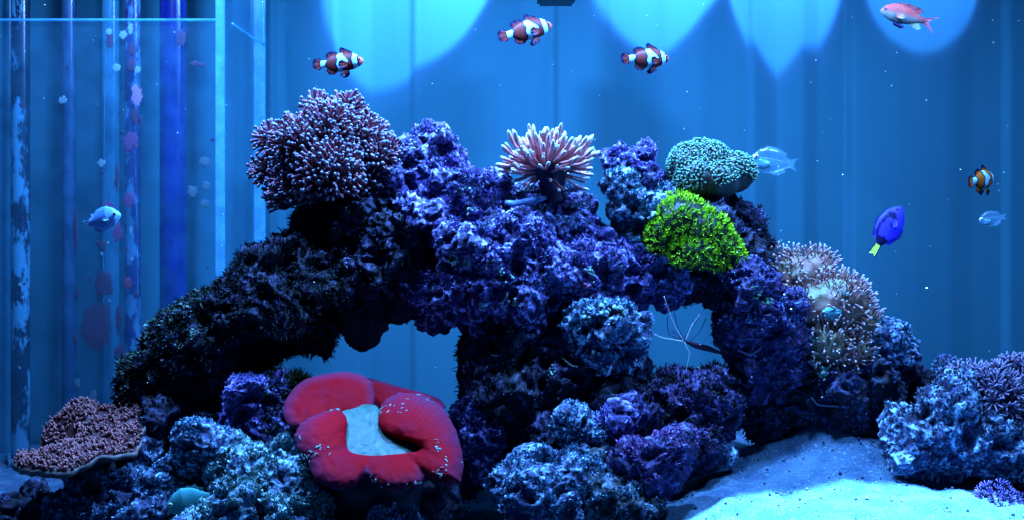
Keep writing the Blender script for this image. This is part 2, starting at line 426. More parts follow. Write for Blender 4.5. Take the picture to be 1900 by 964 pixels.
rock('stacklow', 'knobbly cyan-topped rock under the boxy crest rock', 'blue',
     [(1145, 345, .03, 33), (1168, 385, .03, 38), (1195, 405, .03, 40), (1225, 375, .06, 40), (1180, 430, .04, 40)], 1.0, 1.2)
rock('ridge', 'rock ridge bridging the centre column and the right arch', 'purple',
     [(1080, 510, .01, 52), (1130, 510, .02, 50), (1185, 500, .03, 52), (1235, 525, .03, 42), (1155, 548, .03, 36), (1095, 550, .01, 45)], 1.0, 1.1)
rock('archtop', 'dark rock beneath the neon green star polyps', 'dark',
     [(1290, 450, .06, 78), (1255, 500, .05, 55), (1345, 470, .06, 66), (1372, 425, .09, 45), (1400, 470, .09, 46), (1320, 385, .1, 40), (1320, 520, .05, 50), (1415, 510, .08, 38)], 1.0, .9)
rock('archleg', 'purple crusted rock forming the right leg of the arch', 'maroon',
     [(1385, 545, .02, 62), (1420, 600, .02, 72), (1362, 572, .03, 40), (1430, 660, .02, 58), (1390, 645, .03, 42), (1425, 710, .02, 40), (1460, 620, .04, 40), (1352, 615, .03, 24), (1390, 690, .04, 40)], 1.05, .9)
rock('archfoot', 'black shaded rock at the foot of the right arch', 'dark',
     [(1430, 770, .05, 55), (1470, 740, .06, 60), (1400, 730, .06, 45), (1480, 800, .05, 40)], 1.0, .6)
rock('column', 'massive dark rock column between the two arch openings', 'dark',
     [(950, 625, .03, 92), (905, 660, .04, 58), (1010, 640, .02, 85), (960, 720, .02, 105), (1050, 710, .01, 95), (930, 800, .02, 85), (1020, 800, .0, 95), (1120, 690, .02, 72), (1120, 770, .0, 85), (1140, 640, .03, 36)], 1.1, .7, .0026)
rock('knob', 'rounded lavender rock knob with cyan cap on the dark column', 'blue',
     [(1078, 605, -.03, 38), (1120, 598, -.05, 36), (1105, 640, -.03, 40), (1155, 612, -.02, 38), (1138, 578, -.05, 24), (1085, 650, -.02, 34), (1150, 652, -.01, 32)], 1.25, 1.3)
rock('footpurple', 'violet-lit rock at the left foot of the dark column', 'purple',
     [(880, 770, -.01, 38), (895, 810, -.02, 42), (905, 850, -.02, 42)], 1.0, 1.2)
rock('heart', 'heart-shaped blue-grey rock on the lower front of the column', 'blue',
     [(1062, 790, -.08, 36), (1095, 805, -.08, 36), (1080, 830, -.08, 36)], .8, .8)
rock('lump', 'small violet coralline lump beside the heart-shaped rock', 'purple',
     [(1145, 780, -.08, 34), (1120, 795, -.07, 22), (1170, 760, -.06, 26)], .9, .9)
rock('rightbase', 'dull maroon rock below the right arch opening', 'maroon',
     [(1265, 765, -.0, 75), (1320, 760, .0, 52), (1335, 720, .01, 34), (1205, 778, -.02, 50), (1270, 820, -.02, 66), (1330, 790, .01, 36)], 1.1, .8)
rock('frontpurple', 'lilac-rimmed purple rock in front of the right base', 'maroon',
     [(1180, 855, -.11, 42), (1230, 850, -.11, 50), (1215, 885, -.11, 46), (1165, 890, -.11, 30), (1255, 830, -.1, 32)], .9, 1.3)
rock('frontcentre', 'blue-green crusted rock at the bottom centre edge', 'blue',
     [(955, 900, -.1, 50), (1010, 885, -.1, 52), (1060, 900, -.11, 52), (990, 945, -.12, 56), (1060, 945, -.13, 40)], 1.1, .9)
rock('frontmid', 'dark mottled rock between the lilac-rimmed and blue-green front rocks', 'green',
     [(1110, 880, -.1, 44), (1125, 925, -.12, 44), (1180, 945, -.13, 40), (1085, 940, -.12, 36)], 1.1, .8)
rock('pebble', 'small pale rock lying on sand behind the lilac-rimmed rock', 'blue',
     [(1320, 830, -.02, 26), (1340, 845, -.02, 20), (1305, 850, -.03, 22)], .7, 1.0)
rock('basedark', 'black rock hidden beneath the red brain coral', 'dark',
     [(690, 900, -.05, 90), (600, 880, -.05, 70), (780, 890, -.04, 80), (860, 860, .0, 62), (660, 830, -.0, 80), (760, 820, .0, 70)], 1.0, .5, .0026)
rock('leftbase', 'violet mottled rock left of the red brain coral', 'purple',
     [(470, 745, -.03, 50), (520, 730, -.02, 44), (440, 780, -.03, 40), (500, 790, -.03, 50), (545, 770, -.03, 40)], 1.05, .9)
rock('shadowbase', 'dark rock mass behind the round boulder at lower left', 'dark',
     [(300, 780, .0, 55), (270, 850, -.0, 60), (330, 850, .0, 60), (420, 800, .0, 60), (225, 800, .02, 35), (430, 870, -.02, 55)], 1.0, .6, .0026)
rock('bouldleft', 'round blue boulder in front of the left arch foot', 'blue',
     [(372, 815, -.08, 42), (368, 850, -.08, 40), (390, 825, -.08, 34)], .9, 1.0)
rock('bright', 'brightest cyan-crusted boulder at the bottom left front', 'bright',
     [(455, 940, -.14, 62), (515, 905, -.13, 50), (565, 945, -.13, 50), (480, 885, -.13, 44), (412, 978, -.15, 48), (345, 1000, -.15, 40), (530, 960, -.14, 60)], 1.1, 1.1)
rock('brightback', 'cyan-dusted rock wedge behind the brightest front boulder', 'bright',
     [(440, 845, -.1, 34), (425, 880, -.1, 34), (535, 845, -.09, 38), (505, 860, -.1, 34), (550, 870, -.1, 34)], 1.0, 1.0)
rock('underplate', 'dark blue rock under the brown plate coral', 'blue',
     [(170, 900, -.04, 48), (140, 945, -.05, 50), (230, 900, -.04, 60), (210, 960, -.06, 60), (265, 840, -.03, 35)], 1.0, .5)
rock('leftcorner', 'round bluish rock at the bottom left beside the hiding fish', 'blue',
     [(275, 935, -.1, 42), (300, 905, -.09, 34), (310, 870, -.08, 26), (260, 965, -.1, 40)], .9, .8)
rock('cornerrock', 'low dim rock in the extreme bottom left corner', 'dark', [(20, 965, -.02, 46), (85, 955, -.03, 40), (60, 925, .02, 30), (125, 985, -.05, 40)], 1.0, .9)
rock('bottomnub', 'small crusted rock at the bottom edge under the red coral', 'blue',
     [(725, 968, -.15, 36), (765, 972, -.15, 26)], .9, 1.0)
rock('rightrock', 'dark rock carrying the tan frogspawn on the right', 'dark',
     [(1560, 730, .03, 70), (1620, 700, .03, 62), (1500, 730, .04, 58), (1660, 690, .04, 42), (1690, 715, .05, 32), (1540, 620, .09, 80), (1480, 580, .1, 60), (1590, 760, .03, 50)], 1.0, .8)
rock('rightcap', 'speckled blue rock cap right of the tan frogspawn', 'blue',
     [(1650, 640, .02, 34), (1672, 660, .02, 28), (1630, 665, .02, 26)], .9, 1.3)
rock('rightboulder', 'large blue-grey boulder on the sand at the right edge', 'blue',
     [(1755, 790, -.05, 70), (1700, 800, -.05, 55), (1835, 820, -.05, 80), (1690, 850, -.06, 45), (1780, 840, -.05, 60), (1890, 850, -.05, 65), (1790, 745, -.03, 50), (1740, 850, -.05, 48)], 1.1, 1.0, .0024)
rock('rightback', 'low dark rock behind the large right boulder', 'dark',
     [(1730, 740, .06, 32), (1700, 760, .06, 40), (1770, 715, .05, 36), (1760, 690, .06, 22)], 1.0, .9)

# turf algae on rocks
up = lambda v, n: n[:, 2] > -.2
tuft('limb', 15000, .0075, (.004, .006, .005), (.010, .016, .012))
tuft('limb', 900, .006, (.02, .05, .02), (.07, .14, .08), lambda v, n: (n[:, 2] > .45) & (v[:, 0] < P(400, 0, 0).x))
tuft('tower', 3500, .006, (.004, .005, .007), (.012, .014, .012))
tuft('column', 5000, .006, (.004, .005, .007), (.012, .018, .010))
tuft('rightbase', 2600, .007, (.004, .005, .007), (.012, .016, .010), up)
tuft('archtop', 2500, .006, (.004, .005, .008), (.015, .02, .02))
tuft('archfoot', 1500, .006, (.003, .004, .004), (.012, .016, .016))
tuft('rightrock', 2000, .005, (.004, .005, .008), (.02, .025, .03))
tuft('leftbase', 900, .006, (.004, .009, .003), (.012, .028, .01), lambda v, n: (n[:, 2] > 0) & (v[:, 0] > P(505, 0, 0).x))
tuft('shadowbase', 2500, .006, (.004, .005, .007), (.012, .018, .010))
tuft('archleg', 1200, .004, (.01, .008, .02), (.05, .05, .09))
tuft('rightboulder', 2200, .0045, (.01, .012, .02), (.09, .12, .14), lambda v, n: n[:, 2] > .4)

def lit_crusts(key, count, c0, c1, thr=-.05, nz=.05, length=.0022, width=.0013):
    tuft(key, count, length, c0, c1, lambda v, n: (n[:, 2] > nz) & (fbm(v / .022, 2, 61) > thr), 'lit_crust_growth', width, -.4)  # pale crust flakes, mostly on upward faces, light painted into their tips
LV = ((.02, .015, .07), (.32, .29, .66)); CYC = ((.018, .035, .08), (.26, .48, .58)); PKC = ((.05, .02, .08), (.40, .20, .44))
for kk, cnt, cc in (('peak', 7000, LV), ('shoulder', 7000, LV), ('torchbase', 3500, CYC), ('boulder', 1200, LV), ('stack', 3500, LV), ('stacklow', 4500, CYC), ('ridge', 4500, LV), ('archleg', 2600, LV), ('knob', 4500, CYC),
                    ('footpurple', 1500, LV), ('heart', 900, CYC), ('lump', 700, LV), ('frontpurple', 1500, PKC), ('frontcentre', 3500, CYC), ('frontmid', 1500, CYC), ('pebble', 600, CYC), ('leftbase', 2200, LV),
                    ('bouldleft', 2200, CYC), ('bright', 8000, ((.05, .09, .11), (.30, .50, .42))), ('brightback', 4500, ((.05, .09, .11), (.26, .44, .40))), ('underplate', 1200, CYC), ('leftcorner', 900, CYC), ('bottomnub', 900, CYC), ('rightcap', 2500, CYC), ('rightback', 1200, CYC)):
    lit_crusts(kk, cnt, *cc)
lit_crusts('peak', 1800, (.03, .06, .06), (.2, .42, .34), .18); lit_crusts('shoulder', 1500, (.03, .06, .06), (.2, .42, .34), .25); lit_crusts('peak', 2200, *PKC, .1); lit_crusts('ridge', 2000, *PKC, .05); lit_crusts('ridge', 1200, (.02, .06, .06), (.16, .42, .36), .25); lit_crusts('torchbase', 800, *PKC, .1); lit_crusts('rightbase', 900, *PKC, .1); lit_crusts('archleg', 700, *CYC, .2); lit_crusts('stack', 600, *PKC, .15); lit_crusts('shoulder', 1700, *PKC, .22)
for kk, cnt in (('cornerrock', 500), ('limb', 900), ('tower', 700), ('column', 900), ('archtop', 1500), ('archfoot', 350), ('rightbase', 900), ('rightrock', 900), ('shadowbase', 400), ('basedark', 300)):
    lit_crusts(kk, cnt, (.03, .03, .09), (.16, .20, .38), .0, -.9, .0026, .0009)
tuft('limb', 1300, .005, (.03, .05, .04), (.14, .22, .17), lambda v, n: (n[:, 2] > .1) & (v[:, 0] < P(390, 0, 0).x) & (fbm(v / .02, 2, 9) > 0), 'lit_crust_growth', .0012)

# bushy dark algae cushions on the base rock below the right opening
def cushion(key, px, py, Y, r, label_colour=((.004, .006, .005), (.012, .020, .015))):
    R = ROCKS[key]; c = P(px, py, Y); s = r * S(Y); mb = MB()
    for k in range(420):
        d = rng.normal(0, 1, 3); d[2] = abs(d[2]); d /= np.linalg.norm(d); L = s * rng.uniform(.8, 1.25)
        a = np.array(c); e = a + d * L * np.array([1.1, 1, .9]); m = (a + e) / 2 + rng.normal(0, .06, 3) * L
        v, f, i = tube([a, m, e], [.0009, .0008, .0003], 3, False)
        mb.add(v, f, np.array([label_colour[0], label_colour[0], label_colour[1]])[i])
    mb.build('algae_cushion', TURF, R['o'], R['base'], 'stuff')
cushion('rightbase', 1270, 722, .0, 42); cushion('rightbase', 1222, 735, .0, 28); cushion('rightbase', 1340, 700, .01, 22)
cushion('leftbase', 548, 712, -.02, 30, ((.003, .006, .002), (.012, .028, .01)))
cushion('limb', 520, 660, .0, 34); cushion('limb', 470, 690, .0, 30)

# pale encrusting growths and small tubes on the rocks
def growth(key, px, py, r, c, n=9, name='encrusting_growth'):
    p, nn = front_pt(key, px, py); R = ROCKS[key]; mb = MB(); s = r * K
    t1 = np.cross(nn, [.3, .2, .9]); t1 /= np.linalg.norm(t1); t2 = np.cross(nn, t1)
    for k in range(n):
        off = (t1 * rng.normal(0, .62) + t2 * rng.normal(0, .62)) * s
        a, b, h = s * rng.uniform(.18, .42), s * rng.uniform(.14, .34), s * rng.uniform(.08, .22)
        v, f = ball((0, 0, 0), 1, 9, 6); v = v * (1 + .4 * vnoise(v * 1.7 + k * 3.1 + px, k))[:, None]; ang = rng.uniform(0, 6)
        u1 = t1 * math.cos(ang) + t2 * math.sin(ang) + nn * rng.uniform(-.5, .5); u2 = np.cross(nn, u1); u2 /= np.linalg.norm(u2)
        i = np.argmin(((R['v'] - (p + off)) ** 2).sum(1)); q = R['v'][i]
        mb.add(q + nn * h * .5 + v[:, :1] * a * u1 + v[:, 1:2] * b * u2 + v[:, 2:] * h * nn, f, np.array(c) * rng.uniform(.5, 1.2))
    mb.build(name, PALE, R['o'], R['base'])
CYAN = (.17, .34, .26); LILAC = (.16, .13, .2); GREEN = (.05, .12, .05)
for a in [('tower', 800, 410, 12, CYAN), ('tower', 815, 430, 14, (.09, .2, .14)), ('tower', 805, 395, 9, CYAN), ('shoulder', 835, 488, 11, CYAN), ('shoulder', 850, 478, 7, CYAN),
          ('shoulder', 935, 508, 9, CYAN), ('shoulder', 945, 515, 8, CYAN), ('shoulder', 935, 545, 9, CYAN), ('shoulder', 950, 567, 12, CYAN), ('shoulder', 928, 560, 8, CYAN), ('shoulder', 900, 565, 8, CYAN),
          ('column', 1018, 688, 8, CYAN), ('column', 1018, 678, 5, CYAN), ('column', 940, 614, 8, GREEN), ('knob', 1100, 656, 7, CYAN), ('column', 1145, 730, 9, CYAN),
          ('shoulder', 805, 540, 8, LILAC), ('tower', 675, 452, 7, LILAC), ('tower', 718, 453, 8, LILAC), ('limb', 640, 480, 8, LILAC), ('limb', 618, 555, 8, CYAN),
          ('peak', 870, 385, 12, (.13, .26, .2)), ('peak', 760, 265, 9, (.25, .25, .25)), ('peak', 862, 350, 9, (.12, .25, .2)), ('shoulder', 860, 490, 12, (.12, .25, .2)),
          ('ridge', 1062, 505, 12, LILAC), ('ridge', 1100, 513, 12, (.12, .25, .2)), ('ridge', 1085, 545, 16, (.16, .05, .10)), ('ridge', 1110, 555, 14, (.16, .05, .10)),
          ('knob', 1125, 572, 15, (.2, .36, .25)), ('knob', 1150, 575, 13, (.2, .36, .25)), ('knob', 1085, 582, 12, (.2, .36, .25)), ('archtop', 1225, 385, 14, (.06, .18, .12)),
          ('archleg', 1420, 555, 13, (.04, .14, .06)), ('archleg', 1405, 543, 10, (.04, .14, .06)), ('archtop', 1215, 520, 10, CYAN), ('column', 855, 685, 9, LILAC), ('brightback', 530, 860, 10, LILAC), ('brightback', 480, 862, 8, LILAC)]:
    growth(*a)
def worm_tube(key, pts, r, c):
    R = ROCKS[key]; q = [np.array(front_pt(key, *p)[0]) + np.array([0, -.0015, .001]) for p in pts]
    q = np.array(q); t = np.linspace(0, len(q) - 1, 5 * len(q)); q = np.stack([np.interp(t, range(len(q)), q[:, k]) for k in range(3)], 1)
    for _ in range(3): q[1:-1] = (q[:-2] + 2 * q[1:-1] + q[2:]) / 4
    v, f, i = tube(q, r, 6); mb = MB(); mb.add(v, f, c); mb.build('worm_tube', PALE, R['o'], R['base'])
worm_tube('rightrock', [(1508, 742), (1522, 752), (1540, 748), (1562, 758)], .001, (.15, .17, .2))
worm_tube('archleg', [(1365, 652), (1392, 656), (1412, 650)], .0015, (.09, .08, .14))
worm_tube('archleg', [(1290, 640), (1320, 650), (1345, 655)], .0013, (.06, .05, .09))
worm_tube('column', [(900, 640), (912, 662), (920, 655)], .0012, (.04, .05, .05))
worm_tube('column', [(1045, 668), (1060, 682), (1072, 680)], .0012, (.04, .05, .05))

# ------------------------------------------------------------------ tentacle corals
def unit_tentacle(name, cols, r, tipr, bend, wob, sides=7, rings=8, mat=TENT):
    t = np.linspace(0, 1, rings)
    pts = np.stack([bend * t ** 2 + wob * np.sin(t * 5), wob * .6 * np.sin(t * 3.3 + 1), t], 1)
    bul = np.exp(-((t - .93) / .09) ** 2); rad = r * (1 - .35 * t) + (tipr - r * .65) * bul; rad[-1] *= .75
    tt = np.concatenate([t, [1.0]]); tip = pts[-1] + (pts[-1] - pts[-2]) * .35
    v, f, i = tube(pts, rad, sides, False)
    n = len(v); v = np.concatenate([v, [tip]]); f = f + [((rings - 1) * sides + j, (rings - 1) * sides + (j + 1) % sides, n) for j in range(sides)]
    tv = np.concatenate([t[i], [1.0]])
    c = np.stack([np.interp(tv, [0, .55, .8, .9, 1], [x[k] for x in cols]) for k in range(3)], 1)
    me = bpy.data.meshes.new(name); me.from_pydata(v.tolist(), [], f)
    a = me.color_attributes.new('Col', 'FLOAT_COLOR', 'POINT'); a.data.foreach_set('color', np.concatenate([c, np.ones((len(c), 1))], 1).astype(np.float32).ravel())
    me.polygons.foreach_set('use_smooth', [True] * len(me.polygons)); me.materials.append(mat)
    return me, v, f, c
def orient(p, d, roll, s):
    q = Vector((0, 0, 1)).rotation_difference(Vector(d)) @ Quaternion((0, 0, 1), roll)
    return Matrix.Translation(Vector(p)) @ q.to_matrix().to_4x4() @ Matrix.Scale(s, 4)
def scatter_tentacles(root, base, variants, items, limit=300, name='tentacle', upbend=False):
    """items: (point, direction, length). The ones nearest the lens become single parts, the rest one mass."""
    items = sorted(items, key=lambda q: q[0][1] + .3 * q[1][1])
    rest = MB()
    for k, (p, d, L) in enumerate(items):
        me, v, f, c = random.choice(variants)
        M = orient(np.array(p) - base, d, random.uniform(0, 6.28), L)
        if upbend:
            zz_ = Vector(d).normalized(); xx_ = Vector((random.gauss(0, .4), random.gauss(0, .4), 1)); xx_ = (xx_ - zz_ * xx_.dot(zz_)).normalized(); yy_ = zz_.cross(xx_)
            M = Matrix.Translation(Vector(np.array(p) - base)) @ Matrix((xx_, yy_, zz_)).transposed().to_4x4() @ Matrix.Scale(L, 4)
        if k < limit: place(me, name, root, M)
        else:
            A = np.array(M); rest.add(v @ A[:3, :3].T + A[:3, 3], f, c)
    if rest.n: rest.build('tentacle_mass', TENT, root, None, 'stuff')
def on_blobs(bl, n, keep=None, inset=.0):
    """points spread over the outside of a union of ellipsoids"""
    out = []; area = np.array([np.mean(r) ** 2 for c, r in bl]); area = area / area.sum()
    for (c, r), a in zip(bl, area):
        m = max(4, int(n * a)); k = np.arange(m) + .5
        th = np.arccos(1 - 2 * k / m); ph = np.pi * (1 + 5 ** .5) * k
        d = np.stack([np.cos(ph) * np.sin(th), np.sin(ph) * np.sin(th), np.cos(th)], 1) + rng.normal(0, .05, (m, 3)); d /= np.linalg.norm(d, axis=1)[:, None]
        p = np.array(c) + d * r * (1 - inset); nn = d / r; nn /= np.linalg.norm(nn, axis=1)[:, None]
        for pp, q in zip(p, nn):
            inside = any(((((pp - np.array(c2)) / r2) ** 2).sum() < .93) for c2, r2 in bl if c2 is not c)
            if not inside and (keep is None or keep(pp, q)): out.append((pp, q))
    return out
def blobset(L):
    return [(P(b[0], b[1], b[2]), np.array([b[3], b[3] * (b[5] if len(b) > 5 else 1), b[3] * (b[4] if len(b) > 4 else 1)]) * S(b[2])) for b in L]
def core(name, bl, colr, mat, root, base, shrink=.86, voxel=.004, amp=.002, var=None):
    v, n, ev = fuse([(c, r * shrink) for c, r in bl], voxel, .08, 3)
    q = v / .012; v = v + n * (amp * fbm(q, 2, 2))[:, None]
    c = np.tile(np.array(colr, float), (len(v), 1))
    if var is not None:
        w = np.clip(fbm(v / .03, 2, 8) + .5, 0, 1)[:, None]; c = c * (1 - w) + np.array(var) * w
    return finish(ev, v, name, mat, {}, root, base, c)

# bushy frogspawn on the left tower
fb = blobset([(612, 252, .03, 66, .9), (560, 270, .02, 54), (668, 262, .04, 52, .9), (700, 296, .03, 44), (610, 320, .01, 66), (545, 345, .03, 44), (668, 335, .03, 48), (505, 262, .04, 24), (500, 318, .04, 26), (525, 370, .04, 24), (590, 205, .04, 24), (645, 205, .04, 26)])
fbase = np.array(P(610, 400, .04)); fr = empty('frogspawn_coral', fbase)
tag(fr, 'large bushy brown frogspawn coral with round pale tips on the left crest', 'coral')
core('fleshy_body', fb, (.04, .012, .02), FLESH, fr, fbase, .84, .004)
fvar = []
for k in range(7):
    b0 = np.array([(.24, .06, .07), (.20, .055, .075), (.15, .04, .07)][k % 3])
    fvar.append(unit_tentacle('frogspawn_tentacle', [b0 * .5, b0, b0 * 1.2, (.14, .10, .13), (.10, .13, .16)], .14 + .02 * (k % 3), .21, random.uniform(-.25, .25), .05))
items = []
for p, n in on_blobs(fb, 4300, lambda p, n: n[1] < .75 and not (n[2] < -.75), .14):
    d = n + np.array([0, -.05, .28]) + rng.normal(0, .3, 3); d /= np.linalg.norm(d); items.append((p, d, rng.uniform(.0065, .014)))
scatter_tentacles(fr, fbase, fvar, items)

# pink torch coral
tb = np.array(P(1027, 372, .03)); to = empty('torch_coral', tb); tag(to, 'pink torch coral with long pale-tipped tentacles on a dark stalk', 'coral')
mb = MB(); zz = np.linspace(0, 1, 14)
top = np.array(P(1020, 305, .02)); pts = tb + (top - tb) * zz[:, None] + np.array([0, 0, 0])
v, f, i = tube(pts, S(.03) * (22 + 10 * np.abs(zz - .3) ** 1.5 * 2 + 9 * zz ** 3), 18); v += (.0012 * fbm(v / .006, 2, 4))[:, None] * np.array([1, 1, .2])
mb.add(v, f, (.010, .006, .02)); mb.build('stalk', FLESH, to, tb)
tvar = []
PK = np.array((.50, .17, .17))
for k in range(8):
    tvar.append(unit_tentacle('torch_tentacle', [PK * .4, PK * .8, PK, (.46, .24, .22), (.36, .40, .32)], .047 + .007 * (k % 3), .066, random.uniform(.05, .6), .05, 8, 11))
items = []; cen = np.array(P(1016, 317, .02))
k = 0
for th, cnt in ((14, 11), (28, 21), (42, 32), (56, 41), (70, 45), (84, 38), (98, 22), (118, 10), (140, 7)):
    for j in range(cnt):
        a = 2 * math.pi * (j + .5 * (k % 2) + random.uniform(-.3, .3)) / cnt; t = math.radians(th + random.uniform(-13, 13)); k += 1
        d = np.array([math.sin(t) * math.cos(a) * 1.15, math.sin(t) * math.sin(a) * .95, math.cos(t)]); d /= np.linalg.norm(d)
        L = (.036 if th < 100 else .030) * random.uniform(.68, 1.2) * (1.12 if abs(d[0]) > .75 else 1)
        items.append((cen + d * np.array([.014, .014, .008]), d, L))
scatter_tentacles(to, tb, tvar, items, upbend=True)

# tan frogspawn on the right
rb = blobset([(1478, 512, .05, 42), (1515, 500, .06, 34), (1555, 565, .03, 58), (1500, 570, .03, 48), (1590, 600, .03, 40), (1535, 635, .02, 48), (1540, 680, .02, 36), (1580, 655, .02, 40), (1470, 600, .04, 30), (1440, 490, .08, 22)])
rbase = np.array(P(1545, 720, .04)); ra = empty('frogspawn_coral', rbase); tag(ra, 'tan frogspawn coral with small pinkish tips on the right slope', 'coral')
core('fleshy_body', rb, (.20, .075, .06), FLESH, ra, rbase, .90, .003, .003, (.15, .15, .07))
rvar = []
for k in range(7):
    b0 = np.array([(.28, .11, .085), (.23, .13, .085), (.30, .12, .11)][k % 3])
    rvar.append(unit_tentacle('small_tentacle', [b0 * .7, b0, b0 * 1.2, (.36, .25, .22), (.38, .32, .3)], .075, .13, random.uniform(-.35, .35), .07))
items = []
for p, n in on_blobs(rb, 2100, lambda p, n: n[1] < .7 and n[2] > -.85, .1):
    if vnoise(np.array([p]) / .03, 77)[0] < -.14 and n[1] < -.4: continue
    d = n + np.array([0, -.1, .3]) + rng.normal(0, .3, 3); d /= np.linalg.norm(d); items.append((p, d, rng.uniform(.009, .015)))
scatter_tentacles(ra, rbase, rvar, items)
def patch(root, base, px, py, Y, rx, rz, c, name):
    ctr = np.array(P(px, py, Y)); v, f = ball((0, 0, 0), 1, 40, 28); w = fbm(v * 1.4 + px, 3, 6)
    v = v * (1 + .45 * w)[:, None]; v = ctr + v * np.array([rx * S(Y), .005, rz * S(Y)])
    mb = MB(); mb.add(v, f, np.array(c) * (1 + .5 * w)[:, None]); mb.build(name, PALE, root, base)
patch(ra, rbase, 1545, 580, .000, 19, 10, (.05, .2, .2), 'bare_skeleton'); patch(ra, rbase, 1500, 628, .006, 15, 13, (.03, .12, .11), 'bare_skeleton')
patch(ra, rbase, 1532, 690, -.001, 14, 12, (.04, .17, .11), 'bare_skeleton'); patch(ra, rbase, 1568, 545, .004, 8, 7, (.05, .15, .13), 'bare_skeleton')

# ------------------------------------------------------------------ pale green mound coral
gb = blobset([(1280, 308, .06, 40, 1.05), (1318, 300, .06, 38, .95), (1362, 322, .06, 40, .95), (1330, 335, .05, 44, .85), (1292, 330, .05, 40), (1300, 285, .07, 26)])
gbase = np.array(P(1325, 375, .06)); go = empty('mound_coral', gbase); tag(go, 'rounded pale green mound coral with tiny polyps on the right crest', 'coral')
core('fleshy_body', gb, (.06, .035, .03), FLESH, go, gbase, .97, .0025, .0012, (.04, .06, .05))
mb = MB()
for p, n in on_blobs(gb, 4600, lambda p, n: n[1] < .6 and n[2] > -.55, .03):
    if vnoise(np.array([p]) / .022, 41)[0] + .5 * n[2] < -.22: continue
    n = n + rng.normal(0, .15, 3); n /= np.linalg.norm(n); h = rng.uniform(.0022, .0042); g = rng.uniform(.75, 1.2)
    side = np.cross(n, [.3, .5, .8]); side /= np.linalg.norm(side)
    v, f, i = tube([p - n * .001, p + n * h * .6, p + n * h, p + n * h * 1.1], np.array([.0008, .0009, .0011, .0006]) , 6)
    mb.add(v, f, np.array([(.02, .06, .035), (.06, .15, .09), (.12, .27, .17), (.09, .21, .13)])[i] * g)
mb.build('polyps', TENT, go, gbase, 'stuff')
v, f, i = tube([P(1320, 395, .08), P(1320, 345, .06)], [.022, .02], 12); mb = MB(); mb.add(v, f, (.02, .015, .02)); mb.build('stem', FLESH, go, gbase)

# ------------------------------------------------------------------ neon green star polyps
nb = blobset([(1268, 415, .01, 52, .95, .7), (1300, 440, .01, 58, .9, .7), (1240, 440, .01, 38, 1, .7), (1335, 468, .01, 40, .9, .8), (1290, 470, .0, 46, .7, .7), (1258, 383, .03, 36, .6, .9), (1356, 484, .01, 26), (1222, 405, .03, 22, .8), (1310, 488, .0, 24, .6), (1218, 450, .02, 20, 1.2)])
nbase = np.array(P(1300, 505, .02)); no = empty('star_polyp_mat', nbase); tag(no, 'neon green star polyp mat draped over the right arch', 'coral')
core('mat_base', nb, (.006, .012, .004), FLESH, no, nbase, .93, .003, .002)
mb = MB(); GR = np.array((.42, .76, .010))
for p, n in on_blobs(nb, 2600, lambda p, n: n[1] < .6 and n[2] > -.8, .05):
    if vnoise(np.array([p]) / .006, 23)[0] < -.42: continue
    n = n + rng.normal(0, .28, 3) + np.array([0, -.08, .18]); n /= np.linalg.norm(n)
    ax = np.cross(n, [.2, .9, .3]); ax /= np.linalg.norm(ax); bx = np.cross(n, ax); h = rng.uniform(.0018, .004); g = rng.uniform(.6, 1.2); yel = rng.uniform(.8, 1.15)
    top = p + n * h; a0 = rng.uniform(0, 6)
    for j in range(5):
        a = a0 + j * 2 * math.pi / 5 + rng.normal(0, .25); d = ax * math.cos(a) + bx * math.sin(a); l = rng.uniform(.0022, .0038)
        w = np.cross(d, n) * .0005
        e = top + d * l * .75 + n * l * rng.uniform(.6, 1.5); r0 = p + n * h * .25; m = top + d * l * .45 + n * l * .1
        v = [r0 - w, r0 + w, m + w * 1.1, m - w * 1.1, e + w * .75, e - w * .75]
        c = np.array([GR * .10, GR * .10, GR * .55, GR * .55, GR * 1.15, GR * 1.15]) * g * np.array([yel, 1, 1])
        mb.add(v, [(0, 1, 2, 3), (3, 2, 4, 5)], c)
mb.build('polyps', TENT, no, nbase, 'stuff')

# ------------------------------------------------------------------ pulsing lavender corals
def feather_polyp(name, c0, c1, arms=8):
    mb = MB(); v, f, i = tube([(0, 0, 0), (.03, 0, .3), (0, .02, .55)], [.07, .06, .08], 6); mb.add(v, f, np.array(c0) * .6)
    for j in range(arms):
        a = 2 * math.pi * j / arms + random.uniform(-.15, .15); t = np.linspace(0, 1, 5); o = random.uniform(.28, .42)
        q = np.stack([np.cos(a) * (.05 + o * t ** .8), np.sin(a) * (.05 + o * t ** .8), .52 + .5 * t - .12 * t ** 3], 1)
        v, f, i = tube(q, .055 * (1 - .35 * t), 4); mb.add(v, f, (np.array(c0)[None] * (1 - t[i])[:, None] + np.array(c1)[None] * t[i][:, None]))
        for s in (-1, 1):
            for tt in (.35, .6, .85):
                b = np.array([np.interp(tt, t, q[:, k]) for k in range(3)]); sd = np.array([-math.sin(a), math.cos(a), .3]) * s * .11
                v = [b - [0, 0, .02], b + [0, 0, .02], b + sd + np.array([math.cos(a), math.sin(a), .4]) * .05]
                mb.add(v, [(0, 1, 2)], [c0, c0, c1])
    o = mb.build(name, TENT); me = o.data; bpy.data.objects.remove(o)
    v = np.empty(len(me.vertices) * 3); me.vertices.foreach_get('co', v)
    return me
